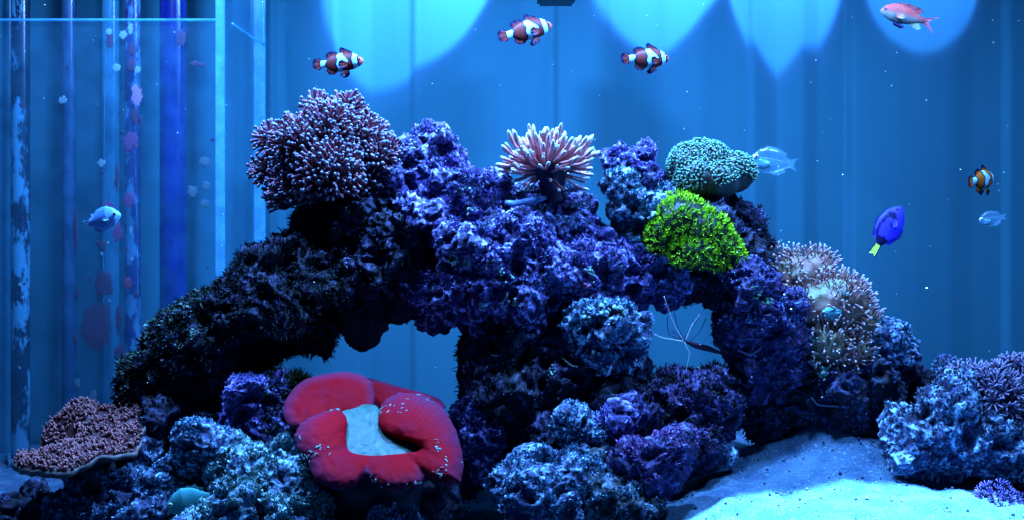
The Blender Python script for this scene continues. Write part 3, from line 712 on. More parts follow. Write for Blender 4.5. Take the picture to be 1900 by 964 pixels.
def xenia(label, blobs, c0, c1, L, n, base, limit=300):
    bl = blobset(blobs); base = np.array(base); r = empty('pulsing_coral', base); tag(r, label, 'coral')
    core('fleshy_body', bl, np.array(c0) * .25, FLESH, r, base, .75, .003)
    var = [feather_polyp('feather_polyp', c0, c1) for _ in range(4)]
    it = []
    for p, nn in on_blobs(bl, n, lambda p, q: q[1] < .75 and q[2] > -.7, .25):
        d = nn + np.array([0, -.05, .3]) + rng.normal(0, .15, 3); d /= np.linalg.norm(d)
        place(random.choice(var), 'polyp', r, orient(p - base, d, random.uniform(0, 6), L * random.uniform(.8, 1.2)))
xenia('lavender feathery pulsing coral on the large right boulder', [(1845, 735, -.04, 52, .8), (1890, 725, -.03, 50, .9), (1800, 720, -.02, 26), (1925, 760, -.04, 50)], (.07, .05, .09), (.20, .15, .22), .021, 230, P(1860, 790, -.04))
xenia('small deep violet coral clump on the sand at bottom right', [(1850, 935, -.13, 34, 1), (1885, 955, -.13, 28), (1835, 960, -.13, 26)], (.012, .006, .04), (.045, .028, .10), .012, 130, P(1855, 985, -.13))

# ------------------------------------------------------------------ brown plate coral
def plate():
    base = np.array(P(175, 880, -.03)); r = empty('plate_coral', base); tag(r, 'reddish brown bumpy plate coral jutting out at the lower left', 'coral')
    c = np.array(P(158, 815, -.05)); s = S(-.05)
    nr, na = 34, 150; a = np.linspace(0, 2 * np.pi, na, endpoint=False)
    edge = 1 + .22 * vnoise(np.stack([np.cos(a) * 1.7, np.sin(a) * 1.7, 0 * a], 1), 9) + .10 * vnoise(np.stack([np.cos(a) * 6, np.sin(a) * 6, 0 * a], 1), 10)
    R = np.linspace(0, 1, nr)
    X = (R[:, None] * edge * np.cos(a)) * 116 * s; Yp = (R[:, None] * edge * np.sin(a)) * .064
    q = np.stack([X.ravel(), Yp.ravel(), 0 * X.ravel()], 1)
    def height(q):
        x, y = q[:, 0], q[:, 1]
        return .33 * y + .10 * x + .007 * fbm(q / .045, 2, 3) + .022 * np.exp(-(((x + .022) / .028) ** 2 + ((y - .045) / .03) ** 2)) - .026 * np.exp(-(((x + .05) / .035) ** 2 + ((y - .01) / .014) ** 2)) + .008 * np.exp(-(((x - .045) / .03) ** 2 + ((y - .03) / .03) ** 2))
    top = q.copy(); top[:, 2] = height(q)
    bot = q.copy(); bot[:, 2] = height(q) - .006 - .004 * (1 - np.repeat(R, na)) - .012 * (1 - np.repeat(R, na))
    n = nr * na; V = np.concatenate([top, bot]) + c; F = []
    for j in range(nr - 1):
        for i in range(na):
            i2 = (i + 1) % na; F.append((j * na + i, (j + 1) * na + i, (j + 1) * na + i2, j * na + i2)); F.append((n + j * na + i, n + j * na + i2, n + (j + 1) * na + i2, n + (j + 1) * na + i))
    for i in range(na):
        i2 = (i + 1) % na; F.append(((nr - 1) * na + i, n + (nr - 1) * na + i, n + (nr - 1) * na + i2, (nr - 1) * na + i2))
    cl = np.tile(np.array((.04, .010, .009)), (2 * n, 1)); cl[n:] = (.03, .022, .022)
    rim = np.repeat(R, na) > .97; cl[:n][rim] = (.09, .075, .06)
    mb = MB(); mb.add(V, F, cl); mb.build('plate', FLESH, r, base)
    mb = MB()
    for k in range(3200):
        rr = math.sqrt(random.random()) * .97; aa = random.uniform(0, 2 * math.pi); e = np.interp(aa, a, edge)
        p = np.array([[rr * e * math.cos(aa) * 116 * s, rr * e * math.sin(aa) * .064, 0]]); z = height(p)[0]
        if vnoise(p / .012, 31)[0] + .5 * vnoise(p / .005, 32)[0] < -.12: continue
        p = p[0] + [0, 0, z] + c; h = random.uniform(.0015, .0075); d = np.array([random.gauss(0, .35), random.gauss(-.25, .3), 1]); d /= np.linalg.norm(d); g = random.uniform(.6, 1.3)
        v, f, i = tube([p - d * .001, p + d * h * .7, p + d * h], np.array([.0015, .0012, .0005]) * random.uniform(.6, 1.4), 5)
        mb.add(v, f, np.array([(.04, .010, .010), (.14, .035, .030), (.24, .09, .075)])[i] * g)
    mb.build('nodules', FLESH, r, base, 'stuff')
    v, f, i = tube([P(200, 900, -.03), P(180, 845, -.045)], [.03, .022], 10); mb = MB(); mb.add(v, f, (.02, .015, .02)); mb.build('stem', FLESH, r, base)
plate()

# ------------------------------------------------------------------ red brain coral
def red_coral():
    Y0 = -.12; s = S(Y0); base = np.array(P(690, 905, Y0)); r = empty('brain_coral', base); tag(r, 'big folded red brain coral with pale turquoise centre', 'coral')
    cy = 800; LEAN = 1.25
    RED = np.array((.23, .0018, .0052)); DK = np.array((.10, .006, .022)); RIM = np.array((.055, .013, .032)); TQ = np.array((.008, .060, .036))
    m, nt, bs = new_mat('red_coral_flesh'); ca = N(nt, 'ShaderNodeAttribute', attribute_name='Col').outputs['Color']; nt.links.new(ca, bs.inputs['Base Color'])
    bs.inputs['Roughness'].default_value = .7; bs.inputs['Specular IOR Level'].default_value = .02; nn = noise(nt, objvec(nt), 520, 3); bump(nt, nn, bs, .3, .0007)
    bs.inputs['Subsurface Weight'].default_value = .05; bs.inputs['Subsurface Radius'].default_value = (1, .2, .3); bs.inputs['Subsurface Scale'].default_value = .005
    def pt(x, y, b, off=0.0):
        x, y, b = np.broadcast_arrays(np.asarray(x, float), np.asarray(y, float), np.asarray(b, float)); yy = Y0 + off + (cy - y) * s * LEAN - b
        return np.stack([(x - 950) * K * (D + yy) / D, yy, CZ - (y - 482) * K * (D + yy) / D], -1)
    def spline(p, n, closed=False, k=9):
        p = np.asarray(p, float); q = np.concatenate([p, p[:1]]) if closed else p; d = np.arange(len(q)); t = np.linspace(0, len(q) - 1, n, endpoint=not closed)
        o = np.stack([np.interp(t, d, q[:, c]) for c in range(q.shape[1])], 1); h = np.hanning(k + 2)[1:-1]; h /= h.sum(); pad = k // 2
        e = np.concatenate([o[-pad:], o, o[:pad]]) if closed else np.pad(o, ((pad, pad), (0, 0)), mode='edge')
        return np.stack([np.convolve(e[:, c], h, 'valid') for c in range(o.shape[1])], 1)
    def grid(V, C, name, closed, mat=m):
        nr, na = V.shape[:2]; F = [(a * na + b, a * na + (b + 1) % na, (a + 1) * na + (b + 1) % na, (a + 1) * na + b) for a in range(nr - 1) for b in range(na if closed else na - 1)]
        mb = MB(); mb.add(V.reshape(-1, 3), F, C.reshape(-1, 3)); return mb.build(name, mat, r, base)
    # C-shaped main roll: inner edge, outer edge, bulge (mm)
    A = [((704, 772), (701, 766), 12), ((701, 786), (712, 742), 21), ((708, 799), (738, 727), 26), ((728, 809), (785, 729), 30), ((752, 816), (826, 758), 30), ((772, 822), (850, 805), 28), ((782, 829), (861, 856), 26), ((775, 836), (856, 893), 24),
         ((762, 838), (828, 901), 19), ((750, 840), (798, 886), 13), ((740, 841), (775, 903), 17), ((718, 843), (735, 910), 18), ((700, 844), (702, 905), 17), ((687, 844), (675, 883), 12), ((675, 843), (655, 905), 17), ((660, 841), (620, 909), 19), ((648, 836), (583, 888), 19),
         ((643, 828), (570, 853), 19), ((642, 815), (552, 832), 22), ((643, 800), (545, 806), 25), ((645, 785), (560, 781), 25), ((642, 771), (592, 763), 21), ((634, 762), (620, 756), 18), ((629, 759), (630, 757), 8)]
    NA = 330; T = spline([(a[0][0], a[0][1], a[1][0], a[1][1], a[2] * .001) for a in A], NA, False, 11); tt = np.arange(NA) / NA
    V = []; C = []; ev = np.concatenate([[0.0], 1 - np.cos(np.linspace(0, np.pi, 44))]) ; ev = ev[1:] / 2
    V.append(pt(T[:, 0], T[:, 1], T[:, 4] * .15 - .014)); C.append(np.tile(DK * .6, (NA, 1)))
    for e in ev:
        x = T[:, 0] + (T[:, 2] - T[:, 0]) * e; y = T[:, 1] + (T[:, 3] - T[:, 1]) * e
        wob = e ** 4 * (1.3 * np.sin(tt * 190) + 1.1 * np.sin(tt * 333 + 1)); x = x + wob * .5; y = y + wob * .5
        pr = .38 + .62 * math.sqrt(max(0, 1 - ((.40 - e) / .40) ** 2)) if e < .40 else .16 + .84 * max(0, 1 - ((e - .40) / .60) ** 2.2) ** .8
        b = T[:, 4] * pr + .0012 * fbm(np.stack([x / 15, y / 15, 0 * x], 1), 2, 4) - .004 * e ** 6
        p = pt(x, y, b); V.append(p)
        stri = .86 + .14 * np.sin(tt * 620 + 4 * e + 1.5 * fbm(np.stack([x / 30, y / 30, 0 * x], 1), 2, 9))
        c = RED * stri[:, None]; mm = (np.clip((e - .48) / .52, 0, 1) ** 1.3 * np.clip(.85 + .5 * fbm(np.stack([x / 25, y / 25, 0 * x], 1), 2, 12), .2, 1))[:, None]
        c = c * (1 - mm) + RIM * mm; q = np.clip(fbm(p / .03, 3, 5) * .55, 0, .5)[:, None]; c = c * (1 - q) + DK * q
        nt_ = np.clip((.0152 - T[:, 4]) / .003, 0, .8)[:, None] * np.clip((e - .35) * 3, 0, 1) * ((tt > .2) & (tt < .9))[:, None]; c = c * (1 - nt_) + RIM * 1.15 * nt_
        C.append(c)
    V.append(pt(T[:, 2] + (T[:, 0] - T[:, 2]) * .06, T[:, 3] + (T[:, 1] - T[:, 3]) * .06, T[:, 4] * 0 - .012)); C.append(np.tile(DK * .5, (NA, 1)))
    V.append(pt(T[:, 2] + (T[:, 0] - T[:, 2]) * .5, T[:, 3] + (T[:, 1] - T[:, 3]) * .5, T[:, 4] * 0 - .035)); C.append(np.tile(DK * .3, (NA, 1)))
    V = np.array(V); C = np.array(C); grid(V, C, 'mantle', False)
    def dome(outline, centre, h, off, name, colf, mat=m, pw=2.4, NB=150, NR=26, k=11):
        o = spline(outline, NB, True, k); VV = []; CC = []
        for e in np.concatenate([np.linspace(0.001, .9, NR), [.95, .985, 1.0]]):
            q = np.array(centre) + (o - centre) * e; b = h * max(0, 1 - e ** pw) ** .6 + .0014 * fbm(np.concatenate([q / 16, 0 * q[:, :1]], 1), 2, 7)
            p = pt(q[:, 0], q[:, 1], b, off); VV.append(p); CC.append(colf(e, q, p))
        q = np.array(centre) + (o - centre) * .93; VV.append(pt(q[:, 0], q[:, 1], -.012, off)); CC.append(np.tile(DK * .4, (NB, 1)))
        return grid(np.array(VV), np.array(CC), name, True, mat)
    def redc(e, q, p):
        rad = np.arctan2(q[:, 1] - 760, q[:, 0] - 665); c = RED * .85 * (.86 + .14 * np.sin(rad * 95))[:, None]
        mm = np.clip((e - .72) / .28, 0, 1) * .8; c = c * (1 - mm) + RIM * mm; w = np.clip(fbm(p / .03, 3, 5) * .6, 0, .5)[:, None]; return c * (1 - w) + DK * w
    dome([(524, 768), (527, 745), (545, 718), (566, 702), (600, 693), (640, 688), (672, 694), (692, 708), (696, 735), (692, 762), (668, 772), (640, 776), (600, 782), (560, 796), (535, 790)], (625, 742), .018, .010, 'upper_fold', redc)
    dome([(672, 698), (700, 704), (740, 716), (785, 727), (815, 738), (828, 752), (820, 766), (790, 768), (740, 764), (700, 764), (680, 735)], (740, 742), .016, .045, 'back_fold', redc)
    def tq(e, q, p):
        rad = np.arctan2(q[:, 1] - 800, q[:, 0] - 690); w = fbm(np.stack([np.cos(rad) * 14, np.sin(rad) * 14, np.full(len(rad), e * 1.5)], 1), 3, 8)
        return TQ * (1.05 + .5 * w * min(1, e * 2.5))[:, None] * (1 - .25 * max(0, e - .7))
    dome([(628, 752), (665, 748), (700, 750), (716, 785), (745, 806), (790, 818), (800, 838), (760, 850), (700, 856), (650, 852), (632, 820)], (690, 808), .006, -.002, 'oral_disc', tq, FLESH, 3.0)
    # pale flecks of debris lying on the flesh
    mb = MB(); n_r = len(V)
    for a0, e0 in [(rng.uniform(0, NA), rng.uniform(.3, .85)) for _ in range(26)]:
        for k in range(rng.integers(2, 7)):
            ia = int(np.clip(a0 + rng.normal(0, 3.5), 2, NA - 3)); ie = int(np.clip(e0 * n_r + rng.normal(0, 1.6), 5, n_r - 6)); p = V[ie, ia]
            u1 = V[ie + 1, ia] - p; u2 = V[ie, ia + 1] - p; nn_ = np.cross(u1, u2); nn_ /= np.linalg.norm(nn_); nn_ *= -1 if nn_[1] > 0 else 1
            u1 = u1 / np.linalg.norm(u1); u2 = np.cross(nn_, u1); an = rng.uniform(0, 6); w1 = u1 * math.cos(an) + u2 * math.sin(an); w2 = np.cross(nn_, w1)
            v, f = ball((0, 0, 0), 1, 7, 5); v = v * (1 + .4 * vnoise(v * 1.6 + k * 7.7 + a0, 2))[:, None]
            mb.add(p + nn_ * .0003 + v[:, :1] * w1 * rng.uniform(.0008, .0026) + v[:, 1:2] * w2 * rng.uniform(.0005, .0012) + v[:, 2:] * nn_ * .0005, f, np.array((.09, .16, .13)) * rng.uniform(.6, 1.3))
    mb.build('debris_flecks', PALE, r, base, 'stuff')
    v, f, i = tube([P(690, 950, -.08), P(690, 845, -.085)], [.05, .06], 14); mb = MB(); mb.add(v, f, (.01, .008, .015)); mb.build('stem', FLESH, r, base)
red_coral()

# ------------------------------------------------------------------ fish
def smooth(xs, pts):
    y = np.interp(xs, [p[0] for p in pts], [p[1] for p in pts]); k = np.hanning(9); k /= k.sum()
    return np.convolve(np.pad(y, 4, mode='edge'), k, 'valid')
class Fish:
    """local frame: +x to the snout, +z up, unit length from tail tip (0) to snout (1), centred at .5"""
    def __init__(s, name, label, L, loc, pitch=0, yaw=0, roll=0, mat=SKIN, group=None, cat='fish'):
        s.root = empty(name, loc); tag(s.root, label, cat, group); s.root.rotation_euler = (math.radians(roll), -math.radians(pitch), math.radians(yaw)); s.root.rotation_mode = 'XYZ'
        s.L = L; s.mat = mat
    def body(s, top, bot, wid, colf, u0, u1=1.0, n=90, m=40, name='body'):
        u = np.linspace(u0, u1, n); T = smooth(u, top); B = smooth(u, bot); Wd = smooth(u, wid); T[-1] = B[-1] = (T[-1] + B[-1]) / 2
        a = np.linspace(0, 2 * np.pi, m, endpoint=False)
        zc = (T + B) / 2; hh = (T - B) / 2; endf = np.sqrt(np.clip((u1 - u) / .03, 0, 1))
        Z = zc[:, None] + (hh * endf)[:, None] * np.sin(a); Yv = (Wd * endf)[:, None] * np.cos(a) * np.abs(np.cos(a)) ** .15; U = np.tile(u[:, None], (1, m))
        c = colf(U.ravel(), Z.ravel()); v = np.stack([(U.ravel() - .5), Yv.ravel(), Z.ravel()], 1) * s.L
        f = [(j * m + i, j * m + (i + 1) % m, (j + 1) * m + (i + 1) % m, (j + 1) * m + i) for j in range(n - 1) for i in range(m)]
        f.append(tuple(range(m - 1, -1, -1)))
        mb = MB(); mb.add(v, f, c); return mb.build(name, s.mat, s.root)
    def fin(s, base, edge, colf, name, y=(0, 0), n=24, m=10, th=.006, mat=None):
        t = np.linspace(0, 1, n)
        def crv(p): 
            k = np.linspace(0, 1, len(p)); return np.stack([smooth(np.interp(t, t, t), list(zip(k, [q[j] for q in p]))) for j in (0, 1)], 1)
        b, e = crv(base), crv(edge); V = []; C = []
        for sgn in (1, -1):
            for k in np.linspace(0, 1, m):
                q = b + (e - b) * k; yy = y[0] + (y[1] - y[0]) * k + .004 * np.sin(t * 20) * k
                V.append(np.stack([q[:, 0] - .5, yy + sgn * th * (1 - .7 * k), q[:, 1]], 1)); C.append(colf(t, np.full(n, k)))
        V = np.concatenate(V) * s.L; C = np.concatenate(C); f = []
        for l in (0, 1):
            o = l * n * m
            for j in range(m - 1):
                for i in range(n - 1):
                    q = (o + j * n + i, o + j * n + i + 1, o + (j + 1) * n + i + 1, o + (j + 1) * n + i); f.append(q if l else q[::-1])
        o = n * m
        for i in range(n - 1): f.append(((m - 1) * n + i, (m - 1) * n + i + 1, o + (m - 1) * n + i + 1, o + (m - 1) * n + i))
        for j in range(m - 1): f.append((j * n, (j + 1) * n, o + (j + 1) * n, o + j * n)); f.append(((j + 1) * n - 1 + 0, (j + 2) * n - 1, o + (j + 2) * n - 1, o + (j + 1) * n - 1))
        mb = MB(); mb.add(V, f, C); return mb.build(name, mat or s.mat, s.root)
    def eye(s, u, z, y, r, iris, pupil=(.004, .004, .01)):
        for sg in (1, -1):
            v, f = ball((0, 0, 0), 1, 16, 12); v1 = v * np.array([r, r * .5, r]) + np.array([u - .5, sg * y, z]); mb = MB(); mb.add(v1 * s.L, f, iris); ey = mb.build('eye', EYE, s.root)
            v2 = v * np.array([r * .58, r * .3, r * .58]) + np.array([u - .5, sg * (y + r * .28), z]); mb = MB(); mb.add(v2 * s.L, f, pupil); mb.build('pupil', EYE, ey)
def lerp_where(c, mask, colr): c[mask] = colr; return c
OR, WH, BK = np.array((.10, .013, .009)), np.array((.26, .54, .56)), np.array((.003, .003, .022))
def clownfish(label, px, py, Y, Lpx, pitch=0, yaw=0, bright=1.0, small=False):
    o_ = OR * bright if not small else np.array((.42, .09, .010))
    f = Fish('clownfish', label, Lpx * S(Y), P(px, py, Y), pitch, yaw, 0, SKIN, 'clownfish in the tank')
    def colf(u, z):
        c = np.tile(o_, (len(u), 1)); w = .012 * np.sin(z * 40)
        sn = np.clip((u - .9) / .06, 0, 1)[:, None]; c = c * (1 - sn) + np.array((.42, .08, .07)) * sn
        fr = .60 + .13 * np.clip(1 - np.abs(z - .01) / .14, 0, 1)
        hd = .845 - .10 * (z - .02) + .35 * z * z
        def band(lo, hi): return (u > lo) & (u < hi)
        lerp_where(c, band(-1, .302 + w), BK); lerp_where(c, band(-1, .272 + w), WH)
        lerp_where(c, band(.478 + w, fr + .03), BK); lerp_where(c, band(.508 + w, fr), WH)
        lerp_where(c, (np.abs(u - hd) < .068), BK); lerp_where(c, (np.abs(u - hd) < .042), WH)
        return c
    f.body([(.17, .06), (.27, .065), (.36, .125), (.5, .165), (.66, .175), (.8, .155), (.9, .11), (.97, .05), (1, .01)],
           [(.17, -.06), (.27, -.065), (.36, -.125), (.5, -.165), (.66, -.165), (.8, -.135), (.9, -.10), (.97, -.05), (1, -.015)],
           [(.17, .018), (.3, .04), (.5, .075), (.7, .085), (.85, .075), (.95, .045), (1, .012)], colf, .17)
    rimf = lambda th: (lambda t, k: np.where((k > th)[:, None] | (t < .10)[:, None] | (t > .90)[:, None], BK, o_))
    def tailc(t, k): return np.where((k > .72)[:, None] | (t < .14)[:, None] | (t > .88)[:, None] | ((k < .16) & (k > .02))[:, None], BK, o_ * 1.1)
    f.fin([(.19, .065), (.19, -.065)], [(.16, .105), (.06, .11), (.0, .05), (.0, -.05), (.06, -.11), (.16, -.105)], tailc, 'tail_fin')
    f.fin([(.29, .08), (.40, .13), (.50, .155)], [(.25, .13), (.30, .20), (.42, .215), (.505, .18)], rimf(.5), 'dorsal_fin')
    f.fin([(.535, .15), (.64, .165), (.78, .155)], [(.53, .24), (.56, .285), (.64, .25), (.78, .18)], rimf(.5), 'dorsal_fin')
    f.fin([(.29, -.08), (.38, -.13), (.48, -.155)], [(.27, -.13), (.32, -.205), (.42, -.215), (.49, -.175)], rimf(.6), 'anal_fin')
    for sg in (1, -1):
        f.fin([(.62, -.15), (.70, -.155)], [(.55, -.21), (.57, -.27), (.66, -.26), (.71, -.20)], rimf(.6), 'pelvic_fin', (sg * .03, sg * .06))
        f.fin([(.72, -.02), (.71, -.10)], [(.63, .03), (.56, .0), (.55, -.08), (.63, -.14)], rimf(.72), 'pectoral_fin', (sg * .085, sg * .12))
    f.eye(.925, .03, .052, .022, (.3, .08, .04))
    return f
clownfish('clownfish swimming above the bushy brown frogspawn coral', 627, 117, .08, 103, 2, -14)
clownfish('highest clownfish, swimming above the pink torch coral', 974, 58, .10, 110, 15, 16)
clownfish('clownfish level above the boxy crest rock', 1197, 109, .06, 104, 4, 24)
clownfish('smallest clownfish seen from behind, near the right edge', 1820, 335, .14, 106, 6, 44, 1.0, True)

# pink anthias
f = Fish('anthias', 'pink anthias fish at the top right corner', 114 * S(.08), P(1688, 33, .08), 13, 180, 0)
PKF, VIO = np.array((.34, .045, .032)), np.array((.20, .03, .03))
def anc(u, z):
    k = np.clip((z + .03) / .08, 0, 1)[:, None]; c = PKF * k + np.array((.12, .14, .12)) * (1 - k); k2 = np.clip((.42 - u) / .15, 0, 1)[:, None]; return c * (1 - k2) + VIO * k2
f.body([(.25, .045), (.36, .07), (.5, .14), (.68, .18), (.82, .165), (.93, .10), (1, .02)], [(.25, -.045), (.36, -.06), (.5, -.11), (.68, -.145), (.82, -.12), (.93, -.07), (1, -.01)], [(.25, .015), (.4, .035), (.6, .07), (.8, .075), (.93, .05), (1, .012)], anc, .25)
fc = lambda a, b: (lambda t, k: a * (1 - k)[:, None] + b * k[:, None])
f.fin([(.27, .045), (.27, -.045)], [(.0, .12), (.12, .06), (.19, 0), (.14, -.08), (.02, -.20)], fc(VIO, np.array((.3, .08, .10))), 'tail_fin')
f.fin([(.36, .07), (.55, .15), (.75, .175)], [(.29, .15), (.36, .18), (.55, .215), (.74, .20)], fc(VIO, VIO * .7), 'dorsal_fin')
f.fin([(.34, -.055), (.50, -.10)], [(.28, -.13), (.34, -.17), (.5, -.12)], fc(np.array((.2, .2, .11)), np.array((.14, .2, .12))), 'anal_fin')
for sg in (1, -1): f.fin([(.66, -.14), (.74, -.14)], [(.55, -.18), (.60, -.20), (.74, -.16)], fc(BK * 2, BK), 'pelvic_fin', (sg * .02, sg * .04)); f.fin([(.76, -.01), (.75, -.06)], [(.64, .0), (.60, -.04), (.66, -.08)], fc(PKF * .8, np.array((.4, .25, .15))), 'pectoral_fin', (sg * .07, sg * .10))
f.eye(.93, .04, .048, .028, (.12, .06, .2))

# blue tang
f = Fish('blue_tang', 'royal blue tang with yellow tail swimming upward on the right', 106 * S(.06), P(1646, 427, .06), 56, 12, -14)
BLU, NVY = np.array((.03, .025, .42)), np.array((.003, .003, .03))
def tgc(u, z):
    c = np.tile(BLU, (len(u), 1)); zz_ = (z + .02)
    ring = ((u - .52) / .30) ** 2 + ((z - .05) / .13) ** 2
    lerp_where(c, (ring < 1) & (ring > .42) & (z > -.03), NVY); lerp_where(c, (u < .34) & (np.abs(z) < .1), NVY); lerp_where(c, (np.abs(u - .60) < .035) & (z < .02) & (z > -.10), NVY * 1.3); lerp_where(c, (u > .74) & (u < .80) & (z > .03) & (z < .15), NVY); return c
f.body([(.20, .05), (.28, .10), (.42, .20), (.6, .235), (.8, .19), (.93, .10), (1, .015)], [(.20, -.05), (.28, -.11), (.42, -.21), (.6, -.235), (.8, -.18), (.93, -.09), (1, -.02)], [(.20, .015), (.4, .045), (.65, .07), (.85, .055), (1, .012)], tgc, .20)
f.fin([(.22, .05), (.22, -.05)], [(-.05, .085), (.0, .03), (.01, -.02), (-.05, -.08)], (lambda t, k: np.where((t < .14)[:, None] | (t > .86)[:, None], NVY, np.array((.50, .60, .06)))), 'tail_fin')
f.fin([(.27, .10), (.55, .225), (.85, .16)], [(.24, .15), (.55, .27), (.86, .185)], fc(BLU, NVY), 'dorsal_fin'); f.fin([(.27, -.11), (.5, -.22), (.66, -.23)], [(.24, -.15), (.48, -.265), (.68, -.25)], fc(BLU, NVY), 'anal_fin')
for sg in (1, -1): f.fin([(.72, .0), (.71, -.07)], [(.60, .01), (.55, -.04), (.62, -.10)], fc(BLU * 1.2, BLU), 'pectoral_fin', (sg * .07, sg * .12))
f.eye(.90, .05, .045, .02, (.05, .03, .2))

# pale chromis fish
def chromis(label, px, py, Y, Lpx, pitch, yaw, base, deep, mat=SKIN, eyer=.045, eyec=(.30, .40, .22)):
    f = Fish('chromis', label, Lpx * S(Y), P(px, py, Y), pitch, yaw, 0, mat); base = np.array(base); deep = np.array(deep)
    cf = lambda u, z: base * (1 - np.clip(z / .2, 0, 1)[:, None]) + deep * np.clip(z / .2, 0, 1)[:, None]
    f.body([(.18, .08), (.28, .14), (.45, .25), (.65, .29), (.82, .22), (.94, .10), (1, .01)], [(.18, -.08), (.28, -.14), (.45, -.24), (.65, -.26), (.82, -.19), (.94, -.09), (1, -.015)], [(.18, .02), (.4, .06), (.65, .10), (.85, .075), (1, .015)], cf, .18)
    f.fin([(.2, .07), (.2, -.07)], [(.0, .13), (.08, .04), (.09, -.04), (.01, -.14)], fc(base, base * .8), 'tail_fin')
    f.fin([(.28, .13), (.5, .26), (.72, .265)], [(.24, .19), (.5, .30), (.72, .295)], fc(base, base * .8), 'dorsal_fin'); f.fin([(.28, -.13), (.5, -.23)], [(.24, -.19), (.4, -.28), (.55, -.27)], fc(base, base * 1.1), 'anal_fin')
    for sg in (1, -1): f.fin([(.72, .0), (.71, -.06)], [(.62, .02), (.58, -.03), (.64, -.07)], fc(base * 1.1, base), 'pectoral_fin', (sg * .095, sg * .13))
    f.eye(.88, .05, .068, eyer, eyec)
    if mat is GHOST:
        v, ff = ball((.22, 0, -.08), (.16, .045, .10), 16, 12); v[:, 2] += .03 * vnoise(v / .05, 3); mb = MB(); mb.add(v * f.L, ff, (.05, .17, .22)); mb.build('gut_sac', PALE, f.root)
        v, ff, i = tube(np.array([(-.3, 0, .01), (0, 0, .04), (.3, 0, .05)]) * f.L, .008 * f.L, 6); mb = MB(); mb.add(v, ff, (.12, .25, .3)); mb.build('spine', PALE, f.root)
    return f
chromis('pale blue fish hovering before the stained overflow pipes', 189, 408, -.02, 78, 14, -8, (.22, .50, .75), (.07, .20, .62))
chromis('pale blue fish half hidden behind the brightest front boulder', 358, 930, -.125, 104, -14, 180, (.03, .20, .17), (.03, .18, .16))
chromis('nearly transparent fish beside the pale green mound coral', 1436, 300, .10, 90, 8, 176, (.5, .6, .5), (.4, .5, .5), GHOST, .05, (.5, .5, .45))
chromis('small translucent fish below the smallest clownfish', 1842, 406, .14, 52, -10, 168, (.5, .6, .5), (.4, .5, .5), GHOST, .06, (.6, .6, .5))
# white smooth slug-like body resting behind the torch coral stalk
mb = MB(); q = np.array([P(938, 372, .015), P(955, 377, .01), P(975, 374, .008), P(995, 368, .01), P(1012, 364, .015)]); t = np.linspace(0, 4, 24); q = np.stack([np.interp(t, range(5), q[:, k]) for k in range(3)], 1)
for _ in range(4): q[1:-1] = (q[:-2] + 2 * q[1:-1] + q[2:]) / 4
v, f_, i = tube(q - [0, 0, .002], .0048 * np.sin(np.linspace(.25, 2.9, 24)) ** .5, 12); mb.add(v, f_, (.09, .16, .30)); o = mb.build('sea_cucumber', FLESH, origin=P(975, 382, .01)); tag(o, 'smooth pale lavender sea cucumber curled left of the torch stalk', 'sea cucumber')

# ------------------------------------------------------------------ cleaner shrimp in the right opening
sb = P(1300, 640, -.0); sh = empty('shrimp', sb); tag(sh, 'thin dark shrimp with long white antennae in the right arch opening', 'shrimp'); sbn = np.array(sb)
def curve3(pts, n=22):
    t = np.linspace(0, len(pts) - 1, n); q = np.stack([np.interp(t, range(len(pts)), [p[k] for p in pts]) for k in range(3)], 1)
    for _ in range(4): q[1:-1] = (q[:-2] + 2 * q[1:-1] + q[2:]) / 4
    return q
q = curve3([P(1272, 632, -.01), P(1290, 640, -.005), P(1315, 646, .0), P(1340, 655, .005)]); mb = MB(); v, f_, i = tube(q, .0035 * np.sin(np.linspace(.3, 2.8, 22)), 10); mb.add(v, f_, (.03, .008, .02)); mb.build('body', SKIN, sh, sbn)
for pts in ([(1268, 630), (1240, 620), (1238, 585)], [(1270, 628), (1285, 605), (1300, 582)], [(1272, 630), (1258, 610), (1250, 575)], [(1280, 634), (1300, 612), (1310, 590)], [(1275, 635), (1262, 625), (1246, 612)]):
    q = curve3([P(x, y, -.005) for x, y in pts]); mb = MB(); v, f_, i = tube(q, .0005, 5); mb.add(v, f_, (.03, .02, .05)); mb.build('leg', SKIN, sh, sbn)
for pts in ([(1268, 632), (1225, 625), (1170, 595)], [(1268, 630), (1250, 600), (1232, 548)], [(1270, 634), (1280, 655), (1272, 690)], [(1272, 630), (1285, 600), (1299, 582)], [(1295, 680), (1315, 697), (1342, 705)]):
    q = curve3([P(x, y, -.015) for x, y in pts]); mb = MB(); v, f_, i = tube(q, np.linspace(.00045, .0002, 22), 5); mb.add(v, f_, (.5, .45, .4)); mb.build('antenna', SKIN, sh, sbn)

def algae_mat():
    m, nt, bs = new_mat('ragged_glass_algae'); out = nt.nodes['Material Output']; ca = N(nt, 'ShaderNodeAttribute', attribute_name='Col').outputs['Color']; nt.links.new(ca, bs.inputs['Base Color']); bs.inputs['Roughness'].default_value = .8
    tr = nt.nodes.new('ShaderNodeBsdfTransparent'); mx = nt.nodes.new('ShaderNodeMixShader'); v = objvec(nt)
    at = N(nt, 'ShaderNodeAttribute', attribute_name='Col').outputs['Alpha']; nn = noise(nt, v, 420, 4, .7); ad = nt.nodes.new('ShaderNodeMath'); nt.links.new(at, ad.inputs[0]); nt.links.new(nn, ad.inputs[1])
    nt.links.new(mul(nt, ramp(nt, ad.outputs[0], .58, .78), .92), mx.inputs[0]); nt.links.new(tr.outputs[0], mx.inputs[1]); nt.links.new(bs.outputs[0], mx.inputs[2]); nt.links.new(mx.outputs[0], out.inputs[0]); return m
ALGAE = algae_mat()
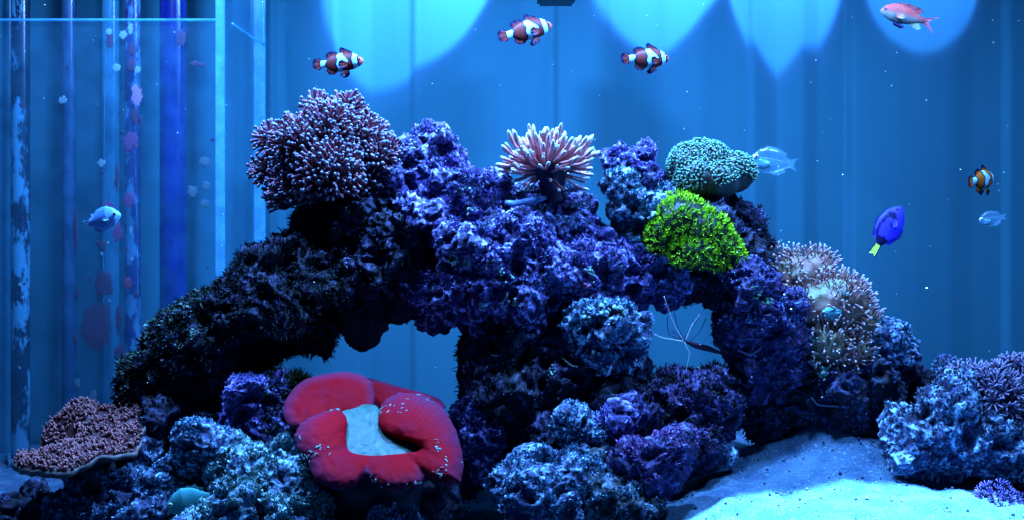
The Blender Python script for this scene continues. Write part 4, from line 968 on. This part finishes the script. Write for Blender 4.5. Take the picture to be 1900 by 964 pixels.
# ------------------------------------------------------------------ overflow box and its pipes at the left
GY = .20
gx0, gx1 = P(-260, 0, GY).x, P(402, 0, GY).x; gtop = P(0, 38, GY).z
ov = empty('overflow_box', (gx0, GY, 0)); tag(ov, 'clear glass overflow box filling the left end of the tank', 'overflow box'); ob0 = np.array((gx0, GY, 0.))
def part(v, f, c, name, mat, sm=False): mb = MB(); mb.add(v, f, c); return mb.build(name, mat, ov, ob0, None, sm)
part(*slab(gx0, gx1, GY, GY + .006, .0, gtop), (1, 1, 1), 'front_pane', GLASS)
bx = gx1 + .0; part(*slab(bx + .0005, bx + .0065, GY + .0, CY - .03, 0, .93), (1, 1, 1), 'side_pane', GLASS)
part(*slab(gx0, gx1 - .001, GY - .001, GY + .007, gtop + .0005, gtop + .002), (1, 1, 1), 'pane_edge', EDGE)
x1 = P(412, 0, GY).x; part(*slab(bx + .0005, x1 + .004, GY - .0075, GY - .0005, 0, .93), (1, 1, 1), 'pane_edge', EDGE)
x2 = P(481, 0, CY - .03).x; part(*slab(x2 - .008, x2 + .008, CY - .0295, CY - .024, 0, .93), (1, 1, 1), 'pane_edge', EDGE)
for xa, za, xb, zb, w_ in ((249, 60, 258, 700, .0007), (414, 230, 413, 520, .0009), (196, 40, 192, 560, .0004)):  # thin pale lines of uneven width down the glass
    q = np.linspace(np.array(P(xa, za, GY + .03)), np.array(P(xb, zb, GY + .03)), 40); q[:, 0] += .0012 * vnoise(q / .05, int(xa)); v, f, i = tube(q, w_ * np.clip(.5 + 1.1 * vnoise(q / .02, 5), .08, 1.3), 5); part(v, f, (1, 1, 1), 'pale_streak', EDGE, True)
def blotch(px, py, rx, ry, c, name='algae_patch', Y=GY - .0012, seed=0):
    a = np.linspace(0, 2 * np.pi, 28, endpoint=False); s = S(Y)
    rr = 1.25 + .45 * vnoise(np.stack([np.cos(a) * 2, np.sin(a) * 2, 0 * a + px * .37 + seed], 1), 3) + .25 * vnoise(np.stack([np.cos(a) * 6, np.sin(a) * 6, 0 * a + py], 1), 4)
    c0 = np.array(P(px, py, Y)); e = np.stack([np.cos(a) * rr * rx * s, 0 * a, np.sin(a) * rr * ry * s], 1)
    V = np.concatenate([c0 + e + [0, .0009, 0], c0 + e * .8 + [0, .0004, 0], c0 + e * .4 + [0, .0003, 0], [c0 + [0, .0003, 0]]]); n = 28; F = []
    for l in (0, 1):
        for i in range(n): F.append((l * n + i, l * n + (i + 1) % n, (l + 1) * n + (i + 1) % n, (l + 1) * n + i))
    for i in range(n): F.append((2 * n + i, 2 * n + (i + 1) % n, 3 * n))
    mb = MB(); mb.add(V, F, c); oo = mb.build(name, ALGAE, ov, ob0)
    al = np.concatenate([np.zeros(n), np.full(n, .22), np.full(n, .45), [.5]]); cc_ = np.empty(len(V) * 4, np.float32); oo.data.color_attributes['Col'].data.foreach_get('color', cc_); cc_ = cc_.reshape(-1, 4); cc_[:, 3] = al; oo.data.color_attributes['Col'].data.foreach_set('color', cc_.ravel())
COR = (.035, .010, .045); DKA = (.005, .004, .02); WHT = (.05, .12, .14)
for q in [(178, 605, 26, 40, DKA), (192, 525, 16, 22, DKA), (243, 262, 13, 17, (.03, .010, .045)), (240, 371, 10, 13, COR), (237, 524, 7, 10, (.06, .01, .03)), (200, 384, 12, 9, COR), (218, 432, 9, 14, COR), (190, 457, 6, 10, DKA),
          (254, 180, 9, 16, (.12, .06, .10)), (250, 165, 6, 8, (.12, .07, .10)), (203, 75, 7, 14, DKA), (202, 60, 5, 7, WHT), (228, 65, 7, 8, WHT), (242, 52, 5, 10, WHT), (216, 126, 7, 7, WHT), (245, 92, 8, 10, DKA), (255, 130, 5, 6, WHT), (115, 186, 8, 7, (.03, .09, .10)),
          (188, 303, 7, 7, (.03, .09, .10)), (217, 330, 4, 24, DKA), (141, 425, 4, 34, DKA), (143, 545, 3, 10, DKA), (140, 630, 4, 10, DKA), (220, 590, 5, 26, DKA), (222, 655, 10, 16, DKA), (336, 70, 9, 14, DKA), (360, 118, 7, 5, DKA), (374, 120, 6, 4, DKA), (380, 300, 10, 9, (.012, .045, .06)), (357, 355, 9, 10, (.012, .045, .06)), (382, 345, 7, 8, (.012, .045, .06)), (380, 378, 8, 8, (.012, .045, .06)), (143, 710, 6, 10, (.012, .045, .06)), (172, 735, 8, 12, (.012, .045, .06)), (243, 120, 8, 12, DKA), (250, 215, 6, 16, DKA)]:
    blotch(*q)
for k in range(34):
    x = rng.choice([rng.normal(235, 14), rng.normal(200, 20), rng.normal(38, 10), rng.uniform(90, 400)]); blotch(x, rng.uniform(60, 740), rng.uniform(1.5, 4), rng.uniform(2, 8), DKA if rng.random() < .6 else WHT, 'algae_patch', GY - .0012, k)

def pipe_mat(name, a, b, sc_=22, lo=.48, hi=.56):
    m, nt, bs = new_mat(name); vec = objvec(nt); mp = nt.nodes.new('ShaderNodeMapping'); mp.inputs['Scale'].default_value = (1, 1, .45); nt.links.new(vec, mp.inputs[0])
    n = noise(nt, mp.outputs[0], sc_, 5, .65); nt.links.new(mixc(nt, ramp(nt, n, lo, hi), a, b), bs.inputs['Base Color']); bs.inputs['Roughness'].default_value = .22; return m
def pipe(label, px, Y, r, mat, ztop=.95, ring=True):
    s = S(Y); x = P(px, 0, Y).x; o = empty('standpipe', (x, Y, 0)); tag(o, label, 'pipe', 'overflow pipes'); b = np.array((x, Y, 0.))
    v, f, i = tube([(x, Y, z) for z in np.linspace(-.05, ztop, 20)], r * s, 20); mb = MB(); mb.add(v, f, (1, 1, 1)); mb.build('tube', mat, o, b)
    v, f, i = tube([(x, Y, -.05), (x, Y, -.015)], r * s * 1.25, 20); mb = MB(); mb.add(v, f, (1, 1, 1)); mb.build('collar', mat, o, b)
pipe('stained pale pipe at the far left edge', 38, .27, 17, pipe_mat('stained_pale_pipe', (.004, .008, .015), (.04, .13, .17), 30))
pipe('thin dark pipe behind the overflow glass', 128, .30, 13, pipe_mat('dark_pipe', (.008, .02, .04), (.014, .035, .06)))
pipe('purple-stained pipe in the middle of the overflow', 246, .27, 15, pipe_mat('purple_stained_pipe', (.010, .012, .045), (.03, .08, .12), 40))
pipe('wide deep blue pipe at the right of the overflow', 322, .30, 25, pipe_mat('deep_blue_pipe', (.0015, .004, .045), (.003, .008, .075), 30, .4, .6))
pipe('slim clear-blue pipe at the left of the overflow', 12, .32, 24, pipe_mat('clear_blue_pipe', (.012, .08, .11), (.018, .10, .13)))
pipe('slender pale rod between the overflow pipes', 205, .31, 16, pipe_mat('pale_rod', (.015, .08, .11), (.022, .10, .13)))

# clear acrylic clip on the glass corner
ab = np.array(P(460, 95, .24)); ac = empty('acrylic_clip', ab); tag(ac, 'clear acrylic bracket hooked on the glass corner at the top', 'bracket')
A = [P(432, -30, .21), P(488, -10, .34), P(490, 85, .34), P(432, 45, .21)]; A = np.array(A); th = np.array([.003, -.002, 0])
F = [(0, 1, 2, 3), (7, 6, 5, 4), (0, 4, 5, 1), (1, 5, 6, 2), (2, 6, 7, 3), (3, 7, 4, 0)]
mb = MB(); mb.add(np.concatenate([A, A + th]), F, (1, 1, 1)); mb.build('plate', GLASS, ac, ab, None, False)
for a, b in ((A[3], A[2]), (A[1], A[2])):
    v, f_, i = tube(np.linspace(a, b, 12) + [0, -.003, 0], .0016, 6); v += (.0008 * vnoise(v / .006, 2))[:, None]; mb = MB(); mb.add(v, f_, (1, 1, 1)); mb.build('edge', EDGE, ac, ab)

# black underside of the pump hanging in at the top edge
pb = np.array(P(1032, 5, .18)); pu = empty('wave_pump', pb); tag(pu, 'black pump housing just dipping into the top edge', 'pump')
bm = bmesh.new(); bmesh.ops.create_cube(bm, size=1); bmesh.ops.scale(bm, vec=(70 * S(.18), .05, .06), verts=bm.verts); bmesh.ops.bevel(bm, geom=bm.edges[:], offset=.003, segments=2, affect='EDGES')
vv = np.array([x.co[:] for x in bm.verts]) + pb + [0, 0, .03]; bm.verts.ensure_lookup_table(); ff = [tuple(x.index for x in q.verts) for q in bm.faces]; bm.free()
mb = MB(); mb.add(vv, ff, (.012, .012, .016)); mb.build('housing', BLACKP, pu, pb, None, False)
v, f_, i = tube([pb + [0, 0, .06], pb + [0, 0, .2]], .012, 16); mb = MB(); mb.add(v, f_, (.012, .012, .016)); mb.build('mount', BLACKP, pu, pb)

# ------------------------------------------------------------------ specks drifting in the water
mb = MB()
for k in range(150):
    p = np.array(P(rng.uniform(0, 1900), rng.uniform(0, 900), rng.uniform(-.25, .35))); r = rng.uniform(.0003, .0007)
    v, f_ = ball(p, (r * rng.uniform(.7, 1.8), r, r * rng.uniform(.7, 1.3)), 5, 4); mb.add(v, f_, (.4, .45, .35))
o = mb.build('drifting_specks', PALE, kind='stuff'); tag(o, 'tiny pale specks drifting in the water', 'specks')
